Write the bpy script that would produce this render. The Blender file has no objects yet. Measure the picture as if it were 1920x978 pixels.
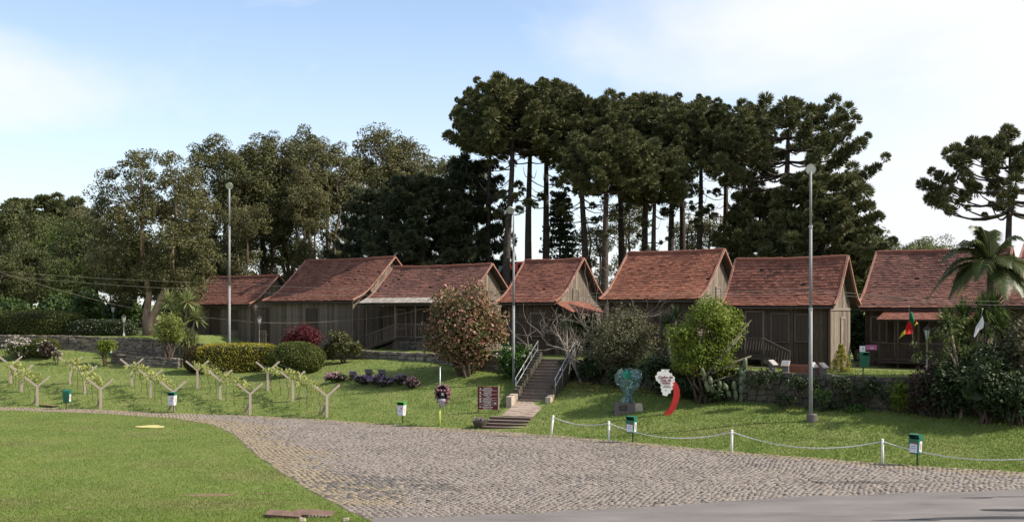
import bpy, math, random
import numpy as np
from mathutils import Vector, Matrix

SC = bpy.context.scene
COL = SC.collection
R = math.radians
# ------------------------------------------------------------------ camera, world, sun, exposure
CAMZ, HZ, FP = 5.5, 583.0, 2000.0          # eye height (m), horizon row and focal length in photo pixels (1920 wide)
cam = bpy.data.cameras.new('camera')
cam.sensor_fit = 'HORIZONTAL'; cam.sensor_width = 36.0
cam.lens = 36.0 * FP / 1920.0
cam.shift_y = (HZ - 489.0) / 1920.0
cam.clip_start = 0.5; cam.clip_end = 6000
camo = bpy.data.objects.new('camera', cam); COL.objects.link(camo)
camo.location = (0, 0, CAMZ); camo.rotation_euler = (R(90), 0, 0)
SC.camera = camo

SUN_EL, SUN_AZ = 41.0, -9.0                # degrees; azimuth measured from +X towards +Y
sun = bpy.data.lights.new('sun', 'SUN'); sun.energy = 4.6; sun.angle = R(0.55); sun.color = (1.0, 0.93, 0.82)
suno = bpy.data.objects.new('sun', sun); COL.objects.link(suno)
sd = Vector((math.cos(R(SUN_EL)) * math.cos(R(SUN_AZ)), math.cos(R(SUN_EL)) * math.sin(R(SUN_AZ)), math.sin(R(SUN_EL))))
suno.rotation_euler = sd.to_track_quat('Z', 'Y').to_euler()

W = bpy.data.worlds.new('World'); SC.world = W; W.use_nodes = True
def world_nodes():
    nt = W.node_tree; N = nt.nodes; L = nt.links
    for n in list(N): N.remove(n)
    out = N.new('ShaderNodeOutputWorld'); bg = N.new('ShaderNodeBackground'); bg.inputs['Strength'].default_value = 0.15
    sky = N.new('ShaderNodeTexSky'); sky.sky_type = 'NISHITA'; sky.sun_disc = False
    sky.sun_elevation = R(SUN_EL); sky.sun_rotation = R(90 - SUN_AZ)
    sky.altitude = 600; sky.air_density = 1.0; sky.dust_density = 1.2; sky.ozone_density = 1.2
    tc = N.new('ShaderNodeTexCoord'); sep = N.new('ShaderNodeSeparateXYZ'); L.new(tc.outputs['Generated'], sep.inputs[0])
    def m(op, a, b=None, c=None):
        n = N.new('ShaderNodeMath'); n.operation = op
        for i, v in enumerate((a, b, c)):
            if v is None: continue
            if isinstance(v, (int, float)): n.inputs[i].default_value = v
            else: L.new(v, n.inputs[i])
        return n.outputs[0]
    x, y, z = sep.outputs
    zz = m('ADD', m('MAXIMUM', z, 0.0), 0.22)
    px, py = m('DIVIDE', x, zz), m('DIVIDE', y, zz)
    cv = N.new('ShaderNodeCombineXYZ'); L.new(px, cv.inputs[0]); L.new(py, cv.inputs[1]); cv.inputs[2].default_value = 3.7
    def noise(scale, detail, rough, dist, sc=(1, 1, 1), rot=0.0):
        mp = N.new('ShaderNodeMapping'); mp.inputs['Scale'].default_value = sc; mp.inputs['Rotation'].default_value = (0, 0, rot)
        L.new(cv.outputs[0], mp.inputs[0])
        t = N.new('ShaderNodeTexNoise'); t.inputs['Scale'].default_value = scale; t.inputs['Detail'].default_value = detail
        t.inputs['Roughness'].default_value = rough; t.inputs['Distortion'].default_value = dist
        L.new(mp.outputs[0], t.inputs[0]); return t.outputs[0]
    big = noise(0.9, 6, 0.55, 0.3, (1, 0.8, 1))
    wisp = noise(1.15, 7, 0.5, 0.25, (0.75, 1.1, 1), 0.3)
    # a bank of bright cloud stands towards the sun (+X); thin cirrus elsewhere
    bank = m('MULTIPLY_ADD', x, 2.6, 0.10)
    a = m('ADD', m('MULTIPLY_ADD', big, 2.6, -1.30), bank)
    # a soft low bank of cloud lies along the horizon away from the sun
    q = m('MULTIPLY_ADD', z, 13.0, -2.35)
    hump = m('MAXIMUM', m('SUBTRACT', 1.0, m('MULTIPLY', q, q)), 0.0)
    side = N.new('ShaderNodeClamp'); L.new(m('MULTIPLY_ADD', x, -2.2, -0.02), side.inputs[0])
    b = m('ADD', m('MULTIPLY_ADD', big, 2.2, -1.25), m('MULTIPLY', m('MULTIPLY', hump, side.outputs[0]), 0.98))
    b = m('MAXIMUM', b, m('MULTIPLY_ADD', wisp, 6.0, -2.95))
    veil = m('MULTIPLY_ADD', z, -1.5, 0.62)
    cov = m('MAXIMUM', m('MAXIMUM', a, b), m('MAXIMUM', veil, 0.20))
    cl = N.new('ShaderNodeClamp'); L.new(cov, cl.inputs[0]); cl.inputs[1].default_value = 0.0; cl.inputs[2].default_value = 0.96
    rim = N.new('ShaderNodeMapRange'); rim.interpolation_type = 'SMOOTHSTEP'; L.new(cl.outputs[0], rim.inputs[0])
    mix = N.new('ShaderNodeMix'); mix.data_type = 'RGBA'
    L.new(rim.outputs[0], mix.inputs['Factor']); L.new(sky.outputs[0], mix.inputs['A'])
    mix.inputs['B'].default_value = (4.3, 4.4, 4.6, 1)
    L.new(mix.outputs['Result'], bg.inputs['Color']); L.new(bg.outputs[0], out.inputs[0])
world_nodes()
SC.view_settings.view_transform = 'Standard'; SC.view_settings.look = 'None'
SC.view_settings.exposure = 0.62; SC.view_settings.gamma = 1.0
SC.cycles.max_bounces = 6; SC.cycles.transparent_max_bounces = 6

# ------------------------------------------------------------------ helpers
def PT(px, py, D):
    """World point seen at photo pixel (px, py) at distance D in front of the camera."""
    return Vector(((px - 960.0) / FP * D, D, CAMZ - (py - HZ) / FP * D))

def tag(o, label=None, cat=None, group=None, kind=None):
    if label: o['label'] = label
    if cat: o['category'] = cat
    if group: o['group'] = group
    if kind: o['kind'] = kind
    return o
def empty(name, loc, rz=0.0, label=None, cat=None, group=None):
    o = bpy.data.objects.new(name, None); COL.objects.link(o); o.empty_display_size = 0.2
    o.location = loc; o.rotation_euler = (0, 0, rz)
    return tag(o, label, cat, group)
def link(name, me, mat=None, parent=None, loc=None, kind=None):
    o = bpy.data.objects.new(name, me); COL.objects.link(o)
    if mat is not None and not me.materials:
        for mm in (mat if isinstance(mat, (list, tuple)) else [mat]): me.materials.append(mm)
    if parent is not None: o.parent = parent
    if loc is not None: o.location = loc
    if kind: o['kind'] = kind
    return o
def copy_tree(o, parent=None):
    c = o.copy(); COL.objects.link(c)
    if parent is not None: c.parent = parent
    for ch in list(o.children): copy_tree(ch, c)
    return c
def np_mesh(name, V, F, mat=None, smooth=False):
    """Mesh from arrays: V (n,3), F (m,k)."""
    V = np.asarray(V, np.float32); F = np.asarray(F, np.int32); k = F.shape[1]
    me = bpy.data.meshes.new(name)
    me.vertices.add(len(V)); me.vertices.foreach_set('co', V.ravel())
    me.loops.add(F.size); me.loops.foreach_set('vertex_index', F.ravel())
    me.polygons.add(len(F)); me.polygons.foreach_set('loop_start', np.arange(0, F.size, k, dtype=np.int32))
    if smooth: me.polygons.foreach_set('use_smooth', np.ones(len(F), bool))
    me.update(calc_edges=True)
    if mat is not None: me.materials.append(mat)
    return me

class MB:
    """Collects shapes; build() links them as ONE mesh object."""
    def __init__(s): s.v = []; s.f = []; s.mi = []; s.cur = 0
    def add(s, vs, fs):
        b = len(s.v); s.v.extend(tuple(p) for p in vs)
        for f in fs: s.f.append(tuple(b + i for i in f)); s.mi.append(s.cur)
        return s
    def box(s, c, size, M=None, jit=0.0, rng=None, taper=1.0):
        x, y, z = size[0] / 2, size[1] / 2, size[2] / 2; vs = []
        for (a, b, d) in ((-1,-1,-1),(1,-1,-1),(1,1,-1),(-1,1,-1),(-1,-1,1),(1,-1,1),(1,1,1),(-1,1,1)):
            t = taper if d > 0 else 1.0
            p = Vector((a * x * t, b * y * t, d * z))
            if jit: p += Vector((rng.uniform(-jit, jit), rng.uniform(-jit, jit), rng.uniform(-jit, jit)))
            if M is not None: p = M @ p
            vs.append(Vector(c) + p)
        return s.add(vs, ((0,3,2,1),(4,5,6,7),(0,1,5,4),(1,2,6,5),(2,3,7,6),(3,0,4,7)))
    def beam(s, p, q, w, h, up=(0, 0, 1)):
        p, q = Vector(p), Vector(q); d = (q - p).normalized(); up = Vector(up)
        if abs(d.dot(up)) > 0.98: up = Vector((1, 0, 0)) if abs(d.x) < 0.9 else Vector((0, 1, 0))
        a = d.cross(up).normalized() * (w / 2); b = a.cross(d).normalized() * (h / 2)
        vs = [e + i * a + j * b for e in (p, q) for i, j in ((-1,-1),(1,-1),(1,1),(-1,1))]
        return s.add(vs, ((0,3,2,1),(4,5,6,7),(0,1,5,4),(1,2,6,5),(2,3,7,6),(3,0,4,7)))
    def tube(s, pts, rad, n=6, cap=True):
        pts = [Vector(p) for p in pts]; m = len(pts)
        if not isinstance(rad, (list, tuple)): rad = [rad] * m
        b0 = len(s.v); ref = None
        for i, p in enumerate(pts):
            d = (pts[min(i + 1, m - 1)] - pts[max(i - 1, 0)])
            d = d.normalized() if d.length > 1e-9 else Vector((0, 0, 1))
            if ref is None: ref = Vector((1, 0, 0)) if abs(d.x) < 0.8 else Vector((0, 1, 0))
            a = (ref - d * ref.dot(d)).normalized(); b = d.cross(a); ref = a
            for k in range(n):
                t = 2 * math.pi * k / n; s.v.append(tuple(p + (a * math.cos(t) + b * math.sin(t)) * rad[i]))
        for i in range(m - 1):
            for k in range(n):
                k2 = (k + 1) % n; s.f.append((b0 + i*n + k, b0 + i*n + k2, b0 + (i+1)*n + k2, b0 + (i+1)*n + k)); s.mi.append(s.cur)
        if cap:
            s.f.append(tuple(b0 + k for k in reversed(range(n)))); s.mi.append(s.cur)
            s.f.append(tuple(b0 + (m-1)*n + k for k in range(n))); s.mi.append(s.cur)
        return s
    def lathe(s, prof, n=12, c=(0, 0, 0), M=None):
        b0 = len(s.v); c = Vector(c)
        for (r, z) in prof:
            for k in range(n):
                t = 2 * math.pi * k / n; p = Vector((r * math.cos(t), r * math.sin(t), z))
                s.v.append(tuple(c + (M @ p if M is not None else p)))
        for i in range(len(prof) - 1):
            for k in range(n):
                k2 = (k + 1) % n; s.f.append((b0+i*n+k, b0+i*n+k2, b0+(i+1)*n+k2, b0+(i+1)*n+k)); s.mi.append(s.cur)
        s.f.append(tuple(b0 + k for k in reversed(range(n)))); s.mi.append(s.cur)
        s.f.append(tuple(b0 + (len(prof)-1)*n + k for k in range(n))); s.mi.append(s.cur)
        return s
    def prism(s, poly, th, fn):
        """poly: 2-D outline (counter-clockwise); fn(a, b, t) -> 3-D point; t = 0 front, th back."""
        n = len(poly); vs = [fn(a, b, 0) for a, b in poly] + [fn(a, b, th) for a, b in poly]
        fs = [tuple(range(n)), tuple(reversed(range(n, 2 * n)))]
        fs += [(i, n + i, n + (i + 1) % n, (i + 1) % n) for i in range(n)]
        return s.add(vs, fs)
    def mesh(s, name, mat=None, smooth=False):
        me = bpy.data.meshes.new(name); me.from_pydata(s.v, [], s.f)
        if mat is not None:
            for mm in (mat if isinstance(mat, (list, tuple)) else [mat]): me.materials.append(mm)
        if any(s.mi): me.polygons.foreach_set('material_index', s.mi)
        if smooth: me.polygons.foreach_set('use_smooth', [True] * len(s.f))
        me.update(); return me
    def build(s, name, mat=None, parent=None, smooth=False, loc=None, kind=None):
        return link(name, s.mesh(name, mat, smooth), None, parent, loc, kind)

# ------------------------------------------------------------------ materials
def material(name, cols, scale=6.0, rough=0.85, rnd=None, bump=0.0, bscale=40.0, transl=0.0, stretch=(1, 1, 1), coord='Object',
             spec=0.3, metal=0.0, mixnoise=0.5, sheen=0.0):
    """cols: list of RGB; picked by noise and, when rnd is 'island' or 'object', by a random number per piece."""
    m = bpy.data.materials.new(name); m.use_nodes = True; nt = m.node_tree; N = nt.nodes; L = nt.links
    bs = N['Principled BSDF']; out = N['Material Output']
    bs.inputs['Roughness'].default_value = rough; bs.inputs['Specular IOR Level'].default_value = spec; bs.inputs['Metallic'].default_value = metal
    tc = N.new('ShaderNodeTexCoord'); mp = N.new('ShaderNodeMapping'); mp.inputs['Scale'].default_value = stretch
    L.new(tc.outputs[coord], mp.inputs[0])
    col = None
    if len(cols) == 1:
        bs.inputs['Base Color'].default_value = (*cols[0], 1)
        trc = cols[0]
    else:
        nz = N.new('ShaderNodeTexNoise'); nz.inputs['Scale'].default_value = scale; nz.inputs['Detail'].default_value = 6; nz.inputs['Roughness'].default_value = 0.62
        L.new(mp.outputs[0], nz.inputs[0])
        mr = N.new('ShaderNodeMapRange'); mr.inputs[1].default_value = 0.3; mr.inputs[2].default_value = 0.7; L.new(nz.outputs[0], mr.inputs[0])
        fac = mr.outputs[0]
        if rnd:
            if rnd == 'island': g = N.new('ShaderNodeNewGeometry'); ro = g.outputs['Random Per Island']
            else: g = N.new('ShaderNodeObjectInfo'); ro = g.outputs['Random']
            mx = N.new('ShaderNodeMix'); mx.inputs['Factor'].default_value = mixnoise
            L.new(ro, mx.inputs['A']); L.new(fac, mx.inputs['B']); fac = mx.outputs['Result']
        rp = N.new('ShaderNodeValToRGB'); el = rp.color_ramp.elements
        while len(el) < len(cols): el.new(0.5)
        for i, c in enumerate(cols): el[i].position = i / (len(cols) - 1); el[i].color = (*c, 1)
        L.new(fac, rp.inputs[0]); L.new(rp.outputs[0], bs.inputs['Base Color']); col = rp.outputs[0]
    if bump:
        b = N.new('ShaderNodeTexNoise'); b.inputs['Scale'].default_value = bscale; b.inputs['Detail'].default_value = 4; L.new(mp.outputs[0], b.inputs[0])
        bp = N.new('ShaderNodeBump'); bp.inputs['Strength'].default_value = bump; bp.inputs['Distance'].default_value = 0.05
        L.new(b.outputs[0], bp.inputs['Height']); L.new(bp.outputs[0], bs.inputs['Normal'])
    if transl:
        tr = N.new('ShaderNodeBsdfTranslucent'); ms = N.new('ShaderNodeMixShader'); ms.inputs[0].default_value = transl
        if col is not None: L.new(col, tr.inputs[0])
        else: tr.inputs[0].default_value = (*trc, 1)
        L.new(bs.outputs[0], ms.inputs[1]); L.new(tr.outputs[0], ms.inputs[2]); L.new(ms.outputs[0], out.inputs[0])
    return m
def leafmat(name, cols, transl=0.3, rough=0.55, scale=0.6, mixnoise=0.35):
    return material(name, cols, scale=scale, rough=rough, rnd='island', transl=transl, spec=0.25, mixnoise=mixnoise)

M = {}
M['lawn'] = material('lawn_soil', [(0.085,0.115,0.026),(0.14,0.175,0.045),(0.18,0.18,0.065)], scale=0.7, rough=0.95, bump=0.4, bscale=14)
M['blade'] = leafmat('grass_blade', [(0.10,0.160,0.026),(0.155,0.228,0.042),(0.205,0.262,0.060),(0.27,0.275,0.10)], transl=0.35, rough=0.6, scale=0.32, mixnoise=0.66)
M['blade_dry'] = leafmat('grass_blade_dry', [(0.10,0.13,0.03),(0.20,0.19,0.07),(0.28,0.24,0.11)], transl=0.3, rough=0.6, scale=0.5)
M['cobble'] = material('cobble_stone', [(0.13,0.108,0.092),(0.19,0.160,0.138),(0.235,0.20,0.175),(0.205,0.17,0.135)], scale=0.35, rough=0.75, rnd='island', mixnoise=0.5, bump=0.25, bscale=25)
M['cobble_piece'] = material('cobble_stone_single', [(0.135,0.112,0.096),(0.19,0.160,0.138),(0.24,0.205,0.18)], scale=8, rough=0.75, rnd='object', mixnoise=0.3, bump=0.25, bscale=25)
M['joint'] = material('sandy_joint', [(0.075,0.06,0.048),(0.11,0.09,0.068),(0.095,0.088,0.05)], scale=0.5, rough=0.95, bump=0.3)
M['asphalt'] = material('asphalt', [(0.10,0.088,0.086),(0.145,0.13,0.124),(0.17,0.153,0.146),(0.205,0.185,0.172)], scale=0.9, stretch=(0.35,1,1), rough=0.85, bump=0.3, bscale=60)
M['asphalt_damp'] = material('damp_asphalt', [(0.035,0.037,0.045),(0.05,0.05,0.058)], scale=2, rough=0.30, spec=0.5)
M['soil'] = material('bare_soil', [(0.13,0.085,0.05),(0.22,0.155,0.09)], scale=8, rough=0.95, bump=0.4)
M['sand'] = material('yellow_sand', [(0.42,0.37,0.14),(0.52,0.46,0.20)], scale=14, rough=0.95, bump=0.3)
M['wood_grey'] = material('weathered_grey_planks', [(0.052,0.038,0.027),(0.135,0.106,0.082),(0.25,0.205,0.163)], scale=5, rough=0.9, rnd='object', mixnoise=0.5, stretch=(5,5,0.5), bump=0.35, bscale=12)
M['wood_brown'] = material('old_brown_planks', [(0.030,0.020,0.013),(0.068,0.046,0.031),(0.125,0.088,0.062)], scale=5, rough=0.9, rnd='object', mixnoise=0.5, stretch=(5,5,0.5), bump=0.35, bscale=12)  # brown planks, darkened to carry the shade of the house fronts
M['wood_dark'] = material('dark_timber', [(0.045,0.033,0.026),(0.085,0.062,0.047)], scale=6, rough=0.9, stretch=(3,3,1), bump=0.2)
M['wood_inner'] = material('plank_backing', [(0.025,0.02,0.016)], rough=0.95)
M['tile'] = material('clay_roof_tile', [(0.075,0.034,0.026),(0.165,0.064,0.044),(0.235,0.090,0.060),(0.29,0.13,0.085)], scale=0.9, rough=0.85, rnd='island', mixnoise=0.5, bump=0.3, bscale=20)
M['tile_maroon'] = material('dull_maroon_roof_tile', [(0.06,0.030,0.022),(0.135,0.056,0.039),(0.19,0.078,0.053),(0.245,0.115,0.078)], scale=1.4, rough=0.85, rnd='island', mixnoise=0.55, bump=0.3, bscale=20)
M['tile_orange'] = material('orange_clay_roof_tile', [(0.09,0.038,0.026),(0.20,0.075,0.046),(0.28,0.105,0.062),(0.34,0.155,0.095)], scale=0.7, rough=0.85, rnd='island', mixnoise=0.45, bump=0.3, bscale=20)
M['tile_old'] = material('mossy_clay_roof_tile', [(0.06,0.036,0.030),(0.13,0.062,0.048),(0.19,0.085,0.064),(0.26,0.12,0.09)], scale=0.9, rough=0.9, rnd='island', mixnoise=0.5, bump=0.3, bscale=20)
M['tile_edge'] = material('pale_verge_tile', [(0.25,0.115,0.08),(0.33,0.16,0.115),(0.42,0.25,0.19)], scale=4, rough=0.85, rnd='object', mixnoise=0.5, bump=0.2)
M['wood_lit'] = material('sunlit_gable_planks', [(0.045,0.036,0.028),(0.18,0.145,0.115),(0.32,0.27,0.215)], scale=5, rough=0.9, rnd='object', mixnoise=0.55, stretch=(5,5,0.5), bump=0.35, bscale=12)  # paler copy of the planks: sunlight on the gables put into the colour
M['clay'] = material('weathered_clay_slab', [(0.10,0.06,0.045),(0.19,0.12,0.09)], scale=6, rough=0.9, bump=0.3)
M['lattice'] = material('dark_lattice_wood', [(0.055,0.042,0.034),(0.10,0.078,0.062)], scale=6, rough=0.9)
M['shake'] = material('bleached_wood_shake', [(0.17,0.15,0.125),(0.30,0.27,0.23),(0.42,0.38,0.33)], scale=3, rough=0.9, rnd='island', mixnoise=0.4)
M['stone'] = material('rubble_stone', [(0.035,0.032,0.022),(0.075,0.066,0.05),(0.14,0.12,0.095)], scale=3, rough=0.95, rnd='object', mixnoise=0.55, bump=0.5, bscale=9)
M['stone_many'] = material('small_rubble_stone', [(0.08,0.068,0.055),(0.18,0.15,0.122),(0.30,0.25,0.205)], scale=5, rough=0.9, rnd='island', mixnoise=0.35, bump=0.5, bscale=9)
M['mortar'] = material('dark_mortar', [(0.06,0.05,0.04),(0.10,0.085,0.065)], scale=5, rough=0.95)
M['steps'] = material('stone_step', [(0.11,0.082,0.066),(0.19,0.145,0.115)], scale=5, rough=0.9, rnd='object', mixnoise=0.5, bump=0.3, bscale=14)
M['step_dark'] = material('step_riser', [(0.07,0.045,0.035),(0.12,0.08,0.06)], scale=6, rough=0.9)
M['pathstone'] = material('flagstone', [(0.24,0.18,0.14),(0.36,0.285,0.23)], scale=6, rough=0.9, rnd='object', mixnoise=0.5, bump=0.3, bscale=20)
M['steel'] = material('galvanised_steel', [(0.30,0.30,0.31),(0.42,0.42,0.43)], scale=8, rough=0.45, metal=0.6, spec=0.5)
M['pole'] = material('painted_pole', [(0.19,0.19,0.19),(0.30,0.295,0.285)], scale=2, rough=0.6, stretch=(1,1,0.6))
M['white'] = material('white_paint', [(0.72,0.70,0.66),(0.82,0.80,0.77)], scale=8, rough=0.6)
M['rope'] = material('white_rope', [(0.50,0.48,0.45),(0.66,0.64,0.60)], scale=60, rough=0.9)
M['concrete'] = material('vine_post_concrete', [(0.30,0.245,0.20),(0.44,0.37,0.31)], scale=7, rough=0.9, rnd='object', mixnoise=0.6, bump=0.3)
M['binfront'] = material('bin_green', [(0.012,0.11,0.065),(0.02,0.15,0.09)], scale=4, rough=0.4, spec=0.5)
M['bin_dark'] = material('bin_opening', [(0.008,0.02,0.016)], rough=0.8)
M['bin_pale'] = material('bin_white_body', [(0.62,0.62,0.63)], rough=0.5)
M['bin_lid'] = material('bin_lid_green', [(0.06,0.26,0.045)], rough=0.45)
M['sticker'] = material('white_sticker', [(0.66,0.68,0.72)], rough=0.5)
M['print_blue'] = material('blue_print', [(0.12,0.20,0.42)], rough=0.6)
M['print_red'] = material('red_print', [(0.50,0.05,0.05)], rough=0.6)
M['iron'] = material('dark_iron', [(0.02,0.02,0.02),(0.04,0.035,0.03)], scale=6, rough=0.6)
M['maroon'] = material('maroon_board', [(0.13,0.012,0.018),(0.16,0.018,0.022)], scale=4, rough=0.5)
M['maroon_text'] = material('maroon_lettering', [(0.20,0.02,0.025)], rough=0.6)
M['red'] = material('red_paint', [(0.42,0.012,0.012),(0.50,0.02,0.018)], scale=4, rough=0.4, spec=0.5)
M['green_pole'] = material('lime_pole', [(0.36,0.42,0.08)], rough=0.6)
M['grape'] = material('grape_fibreglass', [(0.075,0.028,0.036),(0.13,0.05,0.058),(0.19,0.095,0.095)], scale=5, rough=0.35, spec=0.5)
M['lilac'] = material('lilac_fibreglass', [(0.42,0.36,0.42)], rough=0.5)
M['granite'] = material('dark_granite', [(0.09,0.075,0.07),(0.15,0.13,0.12)], scale=30, rough=0.6)
M['palestone'] = material('pale_stone', [(0.36,0.29,0.23),(0.50,0.42,0.34)], scale=8, rough=0.85, bump=0.3)
M['plaque'] = material('bronze_plaque', [(0.035,0.028,0.026)], rough=0.4)
M['glassgreen'] = material('green_foil', [(0.01,0.20,0.13)], rough=0.3, spec=0.5)
M['flag_red'] = material('flag_red', [(0.62,0.02,0.02)], rough=0.8, transl=0.3)
M['flag_green'] = material('flag_green', [(0.01,0.14,0.07)], rough=0.8, transl=0.3)
M['flag_yellow'] = material('flag_yellow', [(0.65,0.52,0.05)], rough=0.8, transl=0.3)
M['flag_white'] = material('flag_white', [(0.72,0.72,0.72)], rough=0.8, transl=0.3)
M['flag_blue'] = material('flag_blue', [(0.03,0.08,0.32)], rough=0.8, transl=0.3)
M['poster_pink'] = material('pink_poster', [(0.38,0.10,0.24)], rough=0.6)
M['lampglass'] = material('lantern_glass', [(0.55,0.55,0.52)], rough=0.2, spec=0.5)
M['reflector'] = material('lamp_reflector', [(0.62,0.63,0.65)], rough=0.25, metal=0.5)
M['tin'] = material('tin_sheet', [(0.62,0.67,0.72),(0.72,0.76,0.80)], scale=3, rough=0.4, metal=0.2)
M['redtin'] = material('red_painted_tin', [(0.20,0.03,0.03),(0.28,0.05,0.045)], scale=3, rough=0.6)
M['bark_dark'] = material('araucaria_bark', [(0.026,0.020,0.017),(0.055,0.043,0.035),(0.10,0.08,0.064)], scale=3, rough=0.95, stretch=(1,1,3), bump=0.6, bscale=6)
M['bark_pale'] = material('peeling_eucalyptus_bark', [(0.13,0.085,0.06),(0.30,0.21,0.155),(0.46,0.36,0.28)], scale=1.2, rough=0.9, stretch=(2,2,0.5), bump=0.3)
M['bark_brown'] = material('brown_bark', [(0.07,0.05,0.038),(0.14,0.105,0.08)], scale=4, rough=0.95, stretch=(1,1,0.5), bump=0.4)
M['bark_grey'] = material('grey_twigs', [(0.15,0.125,0.105),(0.27,0.23,0.195)], scale=4, rough=0.95)
# foliage
M['l_arauc'] = leafmat('araucaria_needles', [(0.044,0.056,0.024),(0.084,0.098,0.038),(0.13,0.135,0.055),(0.19,0.16,0.075)], transl=0.12, scale=0.35)
M['l_arauc_dk'] = leafmat('dark_araucaria_needles', [(0.028,0.042,0.022),(0.055,0.070,0.034),(0.09,0.098,0.046)], transl=0.08, scale=0.35)
M['l_euc'] = leafmat('eucalyptus_leaves', [(0.050,0.056,0.018),(0.092,0.094,0.034),(0.135,0.125,0.052),(0.18,0.16,0.08)], transl=0.22, scale=0.25, mixnoise=0.5)
M['l_euc_dk'] = leafmat('dark_eucalyptus_leaves', [(0.034,0.043,0.014),(0.066,0.075,0.024),(0.10,0.10,0.036),(0.14,0.115,0.046)], transl=0.2, scale=0.25, mixnoise=0.5)
M['l_forest'] = leafmat('forest_leaves', [(0.038,0.048,0.016),(0.078,0.088,0.028),(0.12,0.115,0.042)], transl=0.2, scale=0.25, mixnoise=0.5)
M['l_mid'] = leafmat('mid_green_leaves', [(0.035,0.055,0.014),(0.07,0.095,0.022),(0.12,0.14,0.035)], transl=0.25)
M['l_under'] = leafmat('understory_leaves', [(0.02,0.038,0.012),(0.05,0.085,0.02),(0.10,0.15,0.03)], transl=0.2, mixnoise=0.5)
M['l_conif'] = leafmat('conifer_needles', [(0.016,0.028,0.014),(0.030,0.048,0.022),(0.05,0.066,0.03)], transl=0.1)
M['l_pale'] = leafmat('pale_tree_leaves', [(0.09,0.11,0.035),(0.14,0.16,0.055),(0.18,0.19,0.08)], transl=0.3)
M['l_photinia'] = leafmat('photinia_leaves', [(0.03,0.055,0.018),(0.065,0.095,0.024),(0.16,0.11,0.05),(0.36,0.165,0.115),(0.56,0.36,0.28)], transl=0.25, mixnoise=0.2, scale=1.2)
M['l_burg'] = leafmat('burgundy_leaves', [(0.04,0.008,0.012),(0.10,0.016,0.021),(0.18,0.032,0.036)], transl=0.3)
M['l_gold'] = leafmat('golden_hedge_leaves', [(0.17,0.17,0.025),(0.29,0.26,0.034),(0.44,0.36,0.05)], transl=0.25)
M['l_hedge'] = leafmat('clipped_hedge_leaves', [(0.04,0.058,0.014),(0.09,0.108,0.022),(0.155,0.155,0.032)], transl=0.2)
M['l_hedge_br'] = leafmat('browned_hedge_leaves', [(0.045,0.035,0.014),(0.075,0.055,0.02),(0.10,0.08,0.025)], transl=0.2)
M['l_olive'] = leafmat('olive_leaves', [(0.045,0.05,0.018),(0.095,0.095,0.035),(0.16,0.15,0.055)], transl=0.25)
M['l_grey'] = leafmat('grey_olive_leaves', [(0.06,0.06,0.03),(0.115,0.11,0.055),(0.19,0.175,0.10)], transl=0.25)
M['l_bright'] = leafmat('bright_green_leaves', [(0.06,0.10,0.014),(0.15,0.20,0.026),(0.29,0.32,0.055)], transl=0.35)
M['l_lime'] = leafmat('lime_leaves', [(0.11,0.14,0.03),(0.21,0.235,0.055),(0.33,0.34,0.11)], transl=0.35)
M['l_glossy'] = leafmat('glossy_leaves', [(0.025,0.06,0.014),(0.055,0.11,0.022),(0.09,0.15,0.035)], transl=0.2, rough=0.35)
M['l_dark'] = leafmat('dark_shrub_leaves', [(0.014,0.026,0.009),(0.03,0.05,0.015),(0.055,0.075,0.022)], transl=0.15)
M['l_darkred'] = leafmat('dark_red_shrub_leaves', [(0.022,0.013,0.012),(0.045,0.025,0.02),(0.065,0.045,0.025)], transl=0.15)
M['l_yucca'] = leafmat('yucca_blades', [(0.14,0.17,0.055),(0.24,0.27,0.105),(0.36,0.38,0.19)], transl=0.2, rough=0.45)
M['l_yuccadark'] = leafmat('dark_yucca_blades', [(0.03,0.055,0.014),(0.06,0.095,0.024),(0.11,0.15,0.04)], transl=0.2, rough=0.45)
M['l_palm'] = leafmat('palm_leaflets', [(0.03,0.05,0.014),(0.07,0.09,0.028),(0.13,0.13,0.05)], transl=0.25, rough=0.4)
M['l_palm_dry'] = leafmat('dry_palm_leaflets', [(0.20,0.16,0.08),(0.34,0.28,0.16)], transl=0.3)
M['l_vine'] = leafmat('young_vine_leaves', [(0.20,0.24,0.06),(0.34,0.36,0.11),(0.48,0.47,0.20)], transl=0.4)
M['l_cactus'] = material('cactus_skin', [(0.06,0.085,0.045),(0.12,0.145,0.08),(0.20,0.20,0.12)], scale=5, rough=0.7)
M['drystalk'] = material('dry_stalk', [(0.07,0.065,0.042),(0.16,0.14,0.095)], scale=3, rough=0.9, stretch=(1,1,0.4))
M['petal_white'] = leafmat('white_petals', [(0.42,0.36,0.33),(0.62,0.56,0.52)], transl=0.3)
M['petal_pink'] = leafmat('pink_petals', [(0.42,0.20,0.28),(0.58,0.36,0.42)], transl=0.3)
M['petal_lilac'] = leafmat('lilac_petals', [(0.24,0.15,0.30),(0.40,0.27,0.44)], transl=0.3)
M['litter'] = leafmat('fallen_yellow_leaves', [(0.20,0.16,0.04),(0.36,0.29,0.09)], transl=0.1)
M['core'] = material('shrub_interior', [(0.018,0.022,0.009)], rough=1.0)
# ------------------------------------------------------------------ terrain
def ground0(px, py):
    D = CAMZ * FP / (py - HZ); return ((px - 960) / FP * D, D)
FAR_EDGE = [ground0(*p) for p in ((1920,885),(1700,872),(1400,849),(1200,830),(1035,816),(905,806),(750,797),(612,787),(450,778),(325,775),(190,768),(0,763))]
def us(x, y): return -0.866 * x + 0.5 * y, 0.5 * x + 0.866 * y
def xy(u, s): return -0.866 * u + 0.5 * s, 0.5 * u + 0.866 * s
_e = np.array(sorted(us(*p) for p in FAR_EDGE))
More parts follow.
